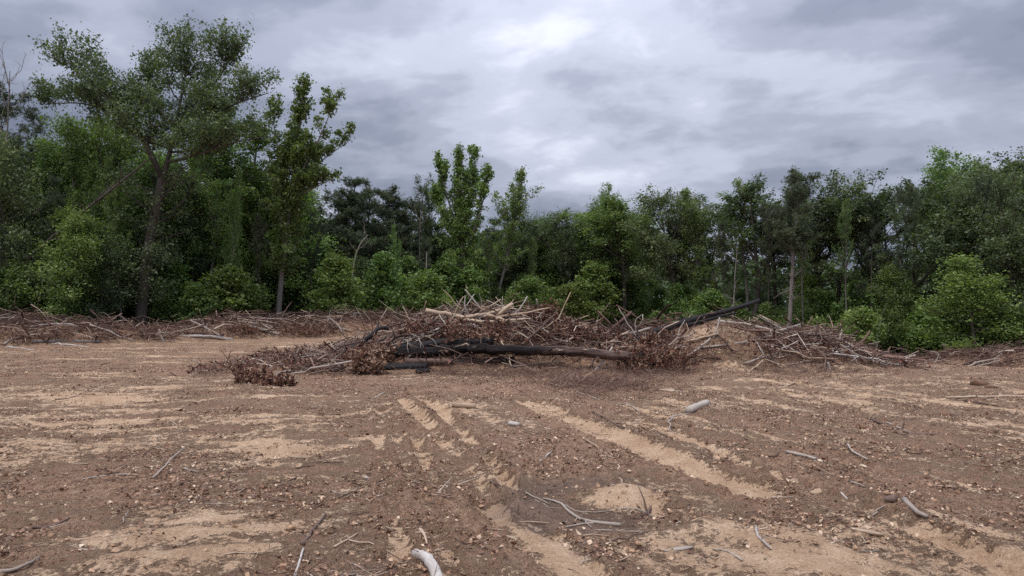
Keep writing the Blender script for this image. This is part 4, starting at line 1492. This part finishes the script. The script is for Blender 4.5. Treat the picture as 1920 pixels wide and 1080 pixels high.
bough('rust brown bough lying furthest left on the ground', 480, 716, 75, 28, 46, 1)
bough('small rust brown bough beside the left trailing branch end', 525, 722, 50, 14, 26, 2)
bough('low rust brown bough behind the long trailing branch', 545, 676, 100, 18, 60, 3)
bough('hanging rust brown bough in front of the roots', 690, 700, 50, 52, 70, 4, .55, 1.4)
bough('upper part of rust brown needles over the hollow log', 705, 676, 36, 40, 44, 5, .55, 1.4)
bough('large rust brown bough at the right end of largest log', 1232, 690, 84, 46, 130, 6, .5, 1.5)
bough('rust brown bough hanging over the cut end of largest log', 1192, 693, 40, 34, 60, 16, .5, 1.5)
bough('rust brown bough behind the left half of largest log', 900, 636, 110, 26, 80, 18, .5, 1.2)
bough('rust brown bough low behind the drooping roots', 800, 632, 90, 26, 70, 19, .5, 1.2)
bough('rust brown bough between pile top and curved pale stick', 1075, 632, 80, 24, 70, 20, .5, 1.2)
bough('rust brown bough on top of the right end of largest log', 1215, 655, 60, 26, 50, 7, .45, 1.2)
bough('rust brown bough on right shoulder of the pile top', 1012, 606, 56, 34, 60, 8, .55, 1.4)
bough('rust brown bough on the left brush row right of slender trunk', 580, 624, 60, 18, 60, 9, .5, .9)
bough('rust brown bough on the left brush row before slender trunk', 455, 622, 50, 16, 46, 10, .45, .9)
bough('dark rust bough at the crest behind the largest log', 1130, 644, 60, 18, 46, 11, .4, 1.2)


# ---------------------------------------------------------------- the mass of small brush
def twigs_batch(rng, P, D, L, r, bend=.25, npt=4, rnd=None):
    """n curved three-sided twigs at once"""
    n = len(P)
    s = np.linspace(0, 1, npt)
    B = rng.normal(size=(n, 3)) * bend
    c = P[:, None] + D[:, None] * (L[:, None] * s)[..., None] + B[:, None] * (L[:, None] * (s - s * s) * 1.0)[..., None]
    u = np.cross(D, np.array([.13, .21, .97]))
    u /= np.linalg.norm(u, axis=1)[:, None] + 1e-9
    w = np.cross(D, u)
    tap = (1 - .7 * s)
    a = np.arange(3) * 2.094
    off = np.cos(a)[None, None, :, None] * u[:, None, None] + np.sin(a)[None, None, :, None] * w[:, None, None]
    V = c[:, :, None] + off * (r[:, None] * tap)[..., None, None]
    V = V.reshape(-1, 3)
    base = np.arange(n)[:, None, None] * npt * 3
    i = np.arange(npt - 1)[None, :, None] * 3
    j = np.arange(3)[None, None, :]
    j2 = (j + 1) % 3
    Q = np.stack([base + i + j, base + i + j2, base + i + 3 + j2, base + i + 3 + j], -1).reshape(-1, 4)
    return V, Q, np.repeat(rnd, npt * 3)


def brush(name, label, n, box, nleaf, seed, dens, lenr, rr, pale=.12, hgt=.22):
    rng = np.random.default_rng(seed)
    x = rng.uniform(box[0], box[1], n * 5)
    y = rng.uniform(box[2], box[3], n * 5)
    p = pile(x, y)
    wgt = np.clip(p / dens, 0, 1) ** .8 * (1 - .93 * sm((earth(x, y) - .18) / .25)) * np.clip(.75 + .7 * fbm(x / .8, y / .8, 3, seed), .1, 1.2)
    wgt = wgt * np.where((y < 18.25) & (x > -3.6) & (x < 3.2), .30, 1)
    k = np.nonzero(rng.uniform(0, 1, n * 5) < wgt)[0]
    kk = k[:n]
    x, y, p = x[kk], y[kk], p[kk]
    m = len(kk)
    z = surf(x, y) - np.clip(p, 0, 1) * .22 + rng.uniform(0, 1, m) ** 1.5 * (hgt * np.clip(p + .2, 0, 1))
    az = rng.uniform(0, 6.28, m)
    el = rng.normal(size=m) * .36
    D = np.stack([np.cos(az) * np.cos(el), np.sin(az) * np.cos(el), np.sin(el)], -1)
    L = lenr * rng.lognormal(0, .45, m)
    tone = np.clip(rng.beta(1.4, 3.4, m) + .22 * fbm(x / 1.1, y / 1.1, 2, seed + 1), 0, 1)
    pl = rng.uniform(0, 1, m) < pale
    tone[pl] = rng.uniform(.72, 1, pl.sum())
    r = rr * rng.lognormal(0, .5, m) * np.clip(L / lenr, .6, 1.8)
    V, Q, rn = twigs_batch(rng, np.stack([x, y, z], -1) - D * L[:, None] * .5, D, L, r, .35, 4, tone)
    me = mesh_np(name, V, Q, np.zeros((0, 3), int), M['twig'], False, {'rnd': rn})
    tag(obj(name, me), label, None, None, 'stuff')
    # withered leaves caught in it
    q = rng.integers(0, m, nleaf)
    C = np.stack([x[q], y[q], surf(x[q], y[q]) - .17 * np.clip(p[q], 0, 1) + rng.uniform(0, .2, nleaf)], -1) + rng.normal(size=(nleaf, 3)) * np.array([.12, .12, .03])
    V, T, rn = leaves(rng, C, nleaf, .065, .2, np.clip(.42 + .25 * fbm(C[:, 0] / .7, C[:, 1] / .7, 3, seed + 2) + rng.normal(size=nleaf) * .18, 0, 1))
    me = mesh_np('withered_leaves', V, np.zeros((0, 4), int), T, M['deadleaf'], False, {'rnd': rn})
    tag(obj('withered_leaves', me), 'withered brown leaves caught in ' + label.split(' of ')[-1], None, None, 'stuff')


brush('brush', 'tangle of twigs of the large brush pile', 15000, (-8.5, 11.4, 16.5, 24.5), 30000, 51, .28, .60, .0090, .13, .42)
brush('brush', 'tangle of twigs of the left brush row', 14000, (-34, 5, 23, 46), 18000, 52, .25, .80, .011, .07, .5)
brush('brush', 'tangle of twigs of the right hand brush mound', 3500, (13.5, 28, 22, 31), 3000, 53, .2, .6, .009, .06, .4)


def twig_mat(label, px, py, wpx, hpx, n, seed, tone):
    """low matted twigs on the ground before the pile"""
    rng = np.random.default_rng(seed)
    c = g2(px, py)
    x = c[0] + rng.normal(size=n) * wpx / F * c[1] * .5
    y = c[1] + rng.normal(size=n) * abs(g2(px, py - hpx)[1] - c[1]) * .5
    z = gz(x, y) + rng.uniform(0, .10, n) ** 1.2
    az = rng.uniform(0, 6.28, n)
    el = np.abs(rng.normal(size=n)) * .4
    D = np.stack([np.cos(az) * np.cos(el), np.sin(az) * np.cos(el), np.sin(el)], -1)
    L = .26 * rng.lognormal(0, .4, n)
    V, Q, rn = twigs_batch(rng, np.stack([x, y, z], -1), D, L, .0045 * rng.lognormal(0, .4, n), .35, 4, np.clip(tone + rng.normal(size=n) * .16, 0, 1))
    me = mesh_np('twig_mat', V, Q, np.zeros((0, 3), int), M['twig'], False, {'rnd': rn})
    tag(obj('twig_mat', me), label, None, None, 'stuff')


twig_mat('matted mauve brown twigs before the right end of largest log', 1120, 722, 130, 16, 1500, 61, .42)
twig_mat('matted brown twigs before the middle of largest log', 930, 700, 190, 10, 1300, 62, .40)
twig_mat('matted twigs at the foot of the rust brown right bough', 1220, 700, 90, 10, 900, 63, .40)
twig_mat('sparse twigs at the foot of the right part of the pile', 1480, 695, 160, 9, 900, 64, .45)


PILE_LM = [(480, 'the leftmost rust brown bough'), (620, 'the charred hollow log'), (690, 'the hanging rust bough'), (768, 'the drooping roots'), (850, 'the thick jutting limb'), (915, 'the very top of the pile'), (985, 'the limb pointing right'), (1040, 'the thin arching twig'),
           (1125, 'the pale curved stick'), (1185, 'the straight leaning stick'), (1235, 'the large rust bough'), (1300, 'the slanting charred trunk'), (1350, 'the bare earth mound'), (1415, 'the black dipping limb'), (1490, 'the thick split log'), (1555, 'the white stake'), (1620, 'the pale end chunk')]
LEFT_LM = [(20, 'the white limb at far left'), (100, 'the arched pale branch'), (170, 'the end of brown log'), (262, 'the forked tree foot'), (310, 'the propped broken stick'), (390, 'the long pale pole'), (455, 'the two slanting poles'), (520, 'the slender trunk foot'), (580, 'the rust bough near slender trunk'), (635, 'the bleached bent stick'), (690, 'the twin slanting sticks'), (760, 'the low yellowish bush')]
TONE = {'dead': 'grey', 'brown': 'brown', 'pale': 'tan', 'white': 'bleached', 'bark_grey': 'grey', 'char': 'black'}


def where(px, marks):
    m = min(marks, key=lambda q: abs(q[0] - px))
    d = px - m[0]
    return ('beside ' if abs(d) < 12 else 'right of ' if d > 0 else 'left of ') + m[1]


# countable sticks strewn over the heaps
def strewn(n, box, seed, marks, group, lo, hi, mats, steep=.0):
    rng = np.random.default_rng(seed)
    c = 0
    while c < n:
        x, y = rng.uniform(box[0], box[1]), rng.uniform(box[2], box[3])
        p = float(pile(np.array([x]), np.array([y]))[0])
        if p < .12 or (y < 18.5 and -3.8 < x < 3.3 and rng.uniform() < .85) or (float(earth(np.array([x]), np.array([y]))[0]) > .22 and rng.uniform() < .92):
            continue
        L = rng.uniform(lo, hi)
        az = rng.normal() * .6 + (math.pi if rng.uniform() < .5 else 0)
        d = np.array([math.cos(az), math.sin(az)]) * L * .5
        q = []
        for s in (-1, 0, 1):
            xx, yy = x + d[0] * s, y + d[1] * s
            q.append(np.array([xx, yy, float(surf(np.array([xx]), np.array([yy]))[0]) + .03 + rng.normal() * .05]))
        q[1][2] = (q[0][2] + q[2][2]) / 2 + .04 + max(0, (q[1][2] - (q[0][2] + q[2][2]) / 2)) * .8
        r = rng.uniform(.012, .042) * (L / 1.2) ** .5
        q[2][2] += abs(rng.normal()) * steep * L
        mt = mats[int(rng.uniform() * len(mats))]
        lab = ('long ' if L > (lo + hi) / 2 else 'short ') + TONE[mt] + (' loose branch high up ' if p > .6 else ' loose branch low down ') + where(x / y * F + 960, marks)
        wood('loose_branch', lab, q, r, r * .45, mt, 'branch', group, int(rng.uniform() * 3), fl=.35, k=6, n=8, wob=.03)
        c += 1


strewn(150, (-5.5, 10.2, 17.2, 21.6), 71, PILE_LM, 'loose branches of the large brush pile', .6, 2.2, ['dead', 'brown', 'brown', 'pale', 'dead', 'white', 'pale'], .12)
strewn(40, (6.4, 10.2, 18.6, 21), 75, PILE_LM, 'loose branches of the large brush pile', .5, 1.7, ['pale', 'dead', 'brown', 'brown', 'white'], .2)
strewn(45, (-3.2, 1.6, 18.4, 20.6), 74, PILE_LM, 'loose branches of the large brush pile', .5, 1.5, ['pale', 'dead', 'pale', 'brown', 'white'], .45)
strewn(80, (-27, 1, 25, 42), 72, LEFT_LM, 'loose branches of the left brush row', 1.0, 3.2, ['dead', 'brown', 'brown', 'dead', 'pale'], .15)
strewn(16, (15, 24, 24, 28.5), 73, [(1790, 'the right mound foot'), (1835, 'the two pale mound branches'), (1890, 'the mound crest'), (1960, 'the right picture edge')], 'loose branches of the right brush mound', .7, 2.0, ['dead', 'brown', 'brown'], .1)

# ------------------------------------------------------------------ things lying on the clearing
def on_ground(px, py, lift=0.0):
    """the point of the churned soil that the pixel shows"""
    x, y = g2(px, py)
    for _ in range(4):
        z = float(gz(x, y)[0])
        y = (CAMZ - z) * F / (py - HZ)
        x = (px - 960) / F * y
    return np.array([x, y, float(gz(x, y)[0]) + lift])


def ground_wood(name, label, pp, r0, r1, mat, cat='stick', group=None, forks=0, **kw):
    pts = [on_ground(a, b, max(r0, r1) * .7) for a, b in pp]
    return wood(name, label, pts, r0, r1, mat, cat, group, forks, **kw)


o = ground_wood('bleached_branch_piece', 'thick curved bleached piece of branch at the bottom edge', [(781, 1040), (797, 1047), (812, 1064), (824, 1096)], .032, .034, 'white', 'branch', None, 0, k=14, n=18, wob=.004, rough=.03, rnd=.62)
ground_wood('cut_log_piece', 'short pale cut log lying alone on bare soil at right', [(1289, 772), (1325, 757)], .058, .054, 'dead', 'log', None, 0, k=12, n=7, wob=.006, rough=.05, rnd=.8)
ground_wood('wood_chunk', 'short wood chunk with dark broken end between the tyre tracks', [(848, 763), (893, 765)], .045, .05, 'pale', 'wood chunk', None, 0, k=9, n=6)
ground_wood('wood_chunk', 'small pale wood chunk right of the tyre tracks', [(955, 796), (973, 799)], .035, .03, 'white', 'wood chunk', None, 0, k=8, n=5)
ground_wood('wood_chunk', 'thick weathered root chunk half buried at lower right', [(1655, 943), (1676, 942)], .03, .035, 'brown', 'wood chunk', None, 0, k=8, n=5)
ground_wood('wood_chunk', 'pale broad wood fragment at lower right', [(1690, 951), (1712, 958), (1734, 970)], .022, .014, 'dead', 'wood chunk', None, 0, k=8, n=6)
ground_wood('root_stub', 'dark root stub sticking out beside the damp hollow', [(1204, 944), (1216, 938), (1226, 934)], .022, .012, 'brown', 'root', None, 4, fl=.6)
ST = 'sticks lying on the bare soil'
for lab, pp, r0, r1, mat, fk in [
    ('forked bleached branch in the damp hollow', [(1018, 934), (1056, 941), (1070, 964), (1110, 978), (1162, 983)], .008, .016, 'dead', 3),
    ('thin bleached twig above the forked branch in hollow', [(1056, 941), (1088, 955), (1149, 959)], .007, .004, 'dead', 1),
    ('short twig meeting the thick end of the forked branch', [(1059, 984), (1090, 981), (1112, 979)], .006, .010, 'dead', 0),
    ('straight thin stick below the forked branch', [(1114, 992), (1205, 994)], .007, .005, 'dead', 0),
    ('bent thin twig right of the damp hollow', [(1154, 953), (1190, 950), (1228, 947)], .006, .008, 'dead', 1),
    ('long curving twig running down to the damp hollow', [(1096, 824), (1129, 846), (1153, 868), (1161, 892), (1175, 911)], .010, .012, 'pale', 1),
    ('thin pale twig at left rim of the damp hollow', [(972, 915), (1000, 928), (1030, 944)], .006, .005, 'dead', 0),
    ('pale stick above the damp hollow', [(1012, 861), (1035, 842)], .011, .008, 'white', 0),
    ('brown stick at the upper left of the damp hollow', [(921, 866), (963, 865)], .012, .008, 'dead', 1),
    ('dark stick at the left of the damp hollow', [(920, 914), (962, 920)], .010, .007, 'brown', 1),
    ('bent twig hanging from the short pale cut log', [(1290, 776), (1262, 781), (1255, 792), (1257, 809)], .012, .010, 'dead', 0),
    ('straight grey stick on the right soil', [(1472, 847), (1527, 867)], .020, .018, 'dead', 0),
    ('crooked brown stick left of the straight grey stick', [(1438, 858), (1452, 855), (1460, 840)], .012, .008, 'brown', 1),
    ('bent bleached stick on the right soil', [(1586, 833), (1597, 852), (1623, 867)], .014, .008, 'dead', 1),
    ('dark forked branch lying flat on the right soil', [(1630, 789), (1698, 811), (1742, 816)], .022, .018, 'brown', 3),
    ('pale stick across the dark forked branch', [(1660, 792), (1703, 813)], .014, .010, 'dead', 1),
    ('long thin pale pole at the right edge', [(1772, 746), (1840, 745), (1935, 741)], .018, .022, 'pale', 1),
    ('thin dark stick below the long pale pole', [(1805, 752), (1868, 761)], .016, .010, 'brown', 0),
    ('pale stick lying near the foot of the right brush', [(1457, 735), (1490, 718)], .022, .012, 'pale', 1),
    ('curved twig at lower right foreground', [(1334, 1026), (1362, 1032), (1388, 1048)], .007, .009, 'dead', 0),
    ('broken white stick at lower right foreground', [(1414, 986), (1420, 1004), (1442, 1026)], .010, .008, 'white', 1),
    ('short pale stick on the wide right track', [(1573, 920), (1585, 935)], .010, .007, 'white', 0),
    ('thin stick left of the wide right track', [(1591, 899), (1617, 911)], .009, .007, 'dead', 0),
    ('thin stick slanting on the left soil', [(290, 893), (315, 868), (350, 838)], .009, .006, 'dead', 0),
    ('short hooked pale twig on the left soil', [(349, 876), (360, 882), (376, 884)], .012, .008, 'dead', 1),
    ('long low stick at lower left', [(67, 986), (100, 979), (137, 969)], .013, .008, 'brown', 0),
    ('bleached stick pointing up at the bottom edge left of centre', [(557, 1078), (563, 1058), (572, 1037)], .011, .007, 'white', 0),
    ('brown branch slanting at left of the foreground track', [(570, 1015), (590, 992), (613, 964)], .017, .010, 'brown', 2),
    ('thin straw like stick left of the foreground track', [(630, 1023), (674, 1000)], .008, .005, 'pale', 0),
    ('long grey stick in dark litter at left', [(160, 895), (210, 890), (262, 887)], .008, .006, 'dead', 1),
    ('bleached stick in the bottom left corner', [(-5, 1072), (40, 1064), (80, 1045)], .014, .010, 'dead', 1),
    ('thin pale stick far out on the left soil', [(190, 684), (208, 680)], .03, .02, 'pale', 0),
    ('short tan stick right of the curved bleached piece', [(895, 1040), (914, 1048)], .008, .007, 'pale', 0),
    ('splintered pale stick above the curved bleached piece', [(789, 991), (796, 1004), (802, 1020)], .014, .006, 'pale', 2),
    ('second splinter leaning beside the splintered pale stick', [(799, 990), (804, 1000), (806, 1010)], .010, .005, 'white', 0),
    ('long dark root running beside the middle right track', [(1110, 770), (1150, 800), (1190, 822)], .012, .008, 'brown', 1),
    ('thin branching twig before the largest log', [(1080, 735), (1130, 752), (1180, 760), (1200, 775)], .011, .007, 'dead', 2),
    ('short pale stick left of middle track top', [(700, 745), (722, 738)], .02, .012, 'dead', 0),
]:
    ground_wood('fallen_stick', lab, pp, r0, r1, mat, 'stick', ST, fk, fl=.25, k=6, n=9)


def slab(name, label, px, py, L, w, t, rz, mat, cat, tilt=0.05):
    """a splintered slab: pointed ragged ends"""
    rng = WR
    p = on_ground(px, py, t * .5)
    n = 9
    s = np.linspace(-.5, .5, n)
    prof = np.clip(1.15 - np.abs(s) * 1.7, .12, 1) * (1 + rng.normal(size=n) * .08)
    V = []
    for i in range(n):
        for yy, zz in ((-1, -1), (1, -1), (1, 1), (-1, 1)):
            V.append((s[i] * L + rng.normal() * .012 * L, yy * w * .5 * prof[i] + rng.normal() * .03 * w, zz * t * .5))
    V = np.array(V)
    Q = [(i * 4 + a, i * 4 + (a + 1) % 4, i * 4 + 4 + (a + 1) % 4, i * 4 + 4 + a) for i in range(n - 1) for a in range(4)]
    Q += [(3, 2, 1, 0), ((n - 1) * 4, (n - 1) * 4 + 1, (n - 1) * 4 + 2, (n - 1) * 4 + 3)]
    mb = MB()
    mb.add(V, Q, None, .6, V[:, [1, 2, 0]])
    o = obj(name, mb.mesh(name, M[mat], False), None, p)
    o.rotation_euler = (tilt, tilt, rz)
    tag(o, label, cat)


slab('wood_splinter', 'flat pale wood slab on soil before the right end of largest log', 1264, 734, .55, .10, .035, -.35, 'pale', 'wood piece')
slab('wood_splinter', 'small upright looking pale chip left of foreground tracks', 690, 891, .09, .05, .02, 1.2, 'white', 'wood chip', .3)
slab('wood_splinter', 'brown pale chip above the splintered stick', 777, 961, .10, .035, .015, 1.5, 'pale', 'wood chip', .2)
slab('bark_strip', 'curling strip of pale bark right of the damp hollow', 1270, 1027, .26, .05, .012, .5, 'dead', 'bark')
slab('wood_splinter', 'pale flat splinter on the right soil below the forked branch', 1620, 996, .22, .05, .02, -.5, 'pale', 'wood piece')


def lumps(rng, C, S, rnd):
    """n irregular clods at once"""
    o = np.array([(1, 0, 0), (-1, 0, 0), (0, 1, 0), (0, -1, 0), (0, 0, 1), (0, 0, -1), (.6, .6, .55), (-.6, .6, .55), (-.6, -.6, .55), (.6, -.6, .55)], float)
    n = len(C)
    V = C[:, None] + o[None] * S[:, None] * rng.uniform(.6, 1.25, (n, 10, 1)) + rng.normal(size=(n, 10, 3)) * S[:, None] * .12
    t = np.array([(0, 6, 4), (6, 2, 4), (2, 7, 4), (7, 1, 4), (1, 8, 4), (8, 3, 4), (3, 9, 4), (9, 0, 4), (0, 2, 6), (2, 1, 7), (1, 3, 8), (3, 0, 9), (2, 0, 5), (1, 2, 5), (3, 1, 5), (0, 3, 5)])
    T = (np.arange(n)[:, None, None] * 10 + t[None]).reshape(-1, 3)
    return V.reshape(-1, 3), T, np.repeat(rnd, 10)


def stone(label, px, py, s, mat, rnd, name='stone'):
    p = on_ground(px, py, 0)
    V, T, r = lumps(WR, np.zeros((1, 3)), np.array([[s, s * .8, s * .55]]), np.array([rnd]))
    tag(obj(name, mesh_np(name, V, np.zeros((0, 4), int), T, M[mat], False, {'rnd': r}), None, p), label, name.replace('_', ' '))


stone('flat brown stone under the curved bleached branch piece', 790, 1062, .035, 'clod', .8)
stone('dark clod of earth on the far right soil', 1832, 722, .22, 'clod', .05, 'earth_clod')
stone('smaller dark clod right of the far right dark clod', 1856, 726, .14, 'clod', .05, 'earth_clod')
stone('dark clod below the long pale pole at right', 1766, 775, .14, 'clod', .12, 'earth_clod')
stone('dark clod left of the dark forked branch', 1620, 803, .09, 'clod', .12, 'earth_clod')
stone('dark clod beside the white chip at bottom left', 60, 1022, .05, 'clod', .1, 'earth_clod')


# strewn sticks that look alike
GLM = [(1085, 925, 'the damp hollow'), (1307, 764, 'the short cut log'), (800, 1050, 'the curved bleached piece'), (870, 764, 'the dark ended wood chunk'), (690, 890, 'the pale upright chip'), (1500, 857, 'the straight grey stick'), (1605, 850, 'the bent bleached stick'),
       (1690, 803, 'the dark forked branch'), (1264, 734, 'the flat pale slab'), (320, 868, 'the slanting left stick'), (100, 978, 'the long low stick'), (590, 990, 'the slanting brown branch'), (1428, 1005, 'the broken white stick'), (1715, 960, 'the pale broad fragment'),
       (480, 716, 'the leftmost rust bough'), (200, 690, 'the far pale stick'), (210, 890, 'the long grey stick'), (400, 975, 'the left sand patch'), (780, 800, 'the parallel tyre grooves'), (1140, 810, 'the middle sand track'), (1840, 745, 'the long pale pole')]


def strewn_ground(n, seed):
    rng = np.random.default_rng(seed)
    for i in range(n):
        Y = rng.uniform(4.2, 16) if i % 3 else rng.uniform(4, 8)
        x = rng.uniform(-.8, .8) * Y
        s = ground_fields(np.array([x]), np.array([Y]))[1][0]
        if s > .55 and rng.uniform() < .7:
            continue
        L = rng.uniform(.12, .42) * (1 + .03 * Y)
        az = rng.normal() * .7
        q = []
        for k in (-.5, 0, .5):
            xx, yy = x + math.cos(az) * L * k, Y + math.sin(az) * L * k + rng.normal() * .02
            q.append(np.array([xx, yy, float(gz(xx, yy)[0]) + .006]))
        r = rng.uniform(.0025, .006) * (1 + .04 * Y)
        mt = ['dead', 'brown', 'pale', 'dead', 'brown', 'brown'][int(rng.uniform() * 6)]
        px, py = x / Y * F + 960, HZ + CAMZ * F / Y
        g = min(GLM, key=lambda m: (m[0] - px) ** 2 + 4 * (m[1] - py) ** 2)
        dx, dy = px - g[0], 2 * (py - g[1])
        wh = ('right of ' if dx > 0 else 'left of ') if abs(dx) > abs(dy) else ('in front of ' if dy > 0 else 'beyond ')
        far = 'close ' if math.hypot(dx, dy) < 90 else 'some way '
        wood('fallen_stick', ('long ' if L > .35 else 'small ') + TONE[mt] + ' twig on soil ' + far + wh + g[2], q, r, r * .6, mt, 'stick', 'small twigs on the soil', int(rng.uniform() * 2.6), fl=.4, k=5, n=6, wob=.05)


strewn_ground(115, 81)


# ---------------------------------------------------------------- litter: chips, leaves, twigs, clods
def scatter(rng, n, y0, y1, power):
    """random ground points, thinner with distance, fewer on swept sand"""
    t = rng.uniform(0, 1, n)
    e = 1 + power
    Y = (y0 ** e + t * (y1 ** e - y0 ** e)) ** (1 / e)
    x = rng.uniform(-1, 1, n) * (.86 * Y + .8)
    z, sand, damp, duff = ground_fields(x, Y)
    keep = rng.uniform(0, 1, n) < np.clip(1.05 - .95 * np.clip(sand, 0, 1) - .45 * damp, .10, 1) * np.clip(.40 + 1.5 * fbm(x / .55, Y / .45, 4, 90), .05, 1)
    keep &= (pile(x, Y) < .25) | (earth(x, Y) > .2)
    return x[keep], Y[keep], z[keep], sand[keep]


def litter():
    rng = np.random.default_rng(91)
    # leaf scraps
    x, y, z, s = scatter(rng, 170000, 2.8, 30, -.1)
    n = len(x)
    C = np.stack([x, y, z + .004 + rng.uniform(0, .012, n)], -1)
    V, T, r = leaves(rng, C, n, .032, .6, np.clip(rng.beta(1.0, 1.2, n), 0, 1))
    tag(obj('leaf_litter', mesh_np('leaf_litter', V, np.zeros((0, 4), int), T, M['litter'], False, {'rnd': r})), 'brown scraps of leaf and bark strewn over the soil', None, None, 'stuff')
    # splinters and twiglets
    x, y, z, s = scatter(rng, 110000, 2.8, 28, -.05)
    n = len(x)
    az = rng.uniform(0, 6.28, n)
    el = np.abs(rng.normal(size=n)) * .22
    D = np.stack([np.cos(az) * np.cos(el), np.sin(az) * np.cos(el), np.sin(el)], -1)
    L = .065 * rng.lognormal(0, .65, n)
    tone = np.clip(rng.beta(.9, 1.2, n), 0, 1)
    V, Q, r = twigs_batch(rng, np.stack([x, y, z + .003], -1), D, L, .0028 * rng.lognormal(0, .45, n), .3, 2, tone)
    tag(obj('twig_litter', mesh_np('twig_litter', V, Q, np.zeros((0, 3), int), M['twig'], False, {'rnd': r})), 'splinters and twiglets strewn over the soil', None, None, 'stuff')
    # pale chips
    x, y, z, s = scatter(rng, 12000, 2.8, 28, .1)
    n = len(x)
    az = rng.uniform(0, 6.28, n)
    D = np.stack([np.cos(az), np.sin(az), rng.normal(size=n) * .25], -1)
    V, Q, r = twigs_batch(rng, np.stack([x, y, z + .006], -1), D, .04 * rng.lognormal(0, .5, n), .006 * rng.lognormal(0, .4, n), .1, 2, rng.uniform(.62, .93, n))
    tag(obj('wood_chips', mesh_np('wood_chips', V, Q, np.zeros((0, 3), int), M['twig'], False, {'rnd': r})), 'pale wood chips strewn over the soil', None, None, 'stuff')
    # crumbs and clods
    x, y, z, s = scatter(rng, 48000, 2.8, 24, -.3)
    n = len(x)
    S = (.0085 * rng.lognormal(0, .55, n))[:, None] * np.array([1, 1, .6]) * rng.uniform(.6, 1.5, (n, 3))
    V, T, r = lumps(rng, np.stack([x, y, z + S[:, 2] * .2], -1), np.clip(S, .003, .04), np.clip(.25 + .6 * np.clip(s, 0, 1) + rng.normal(size=n) * .18, 0, 1))
    tag(obj('soil_crumbs', mesh_np('soil_crumbs', V, np.zeros((0, 4), int), T, M['clod'], False, {'rnd': r})), 'crumbs and small clods of soil', None, None, 'stuff')


litter()


# ------------------------------------------------------------------ tell look-alikes apart by their order
def order_labels():
    by = {}
    for o in list(SC.objects):
        if o.parent is None and o.get('label') and o.get('category'):
            by.setdefault(o['label'], []).append(o)
    for lab, os_ in by.items():
        if len(os_) < 2 or 'picture edge' in lab and 'beyond' in lab:
            continue
        os_.sort(key=lambda o: o.location.x / max(o.location.y, .1))
        n = len(os_)
        for i, o in enumerate(os_):
            w = 'leftmost such' if i == 0 else 'rightmost such' if i == n - 1 else 'middle such' if n == 3 else ('second', 'third', 'fourth', 'fifth')[min(i - 1, 3)] + ' such'
            o['label'] = lab + ', ' + w


order_labels()
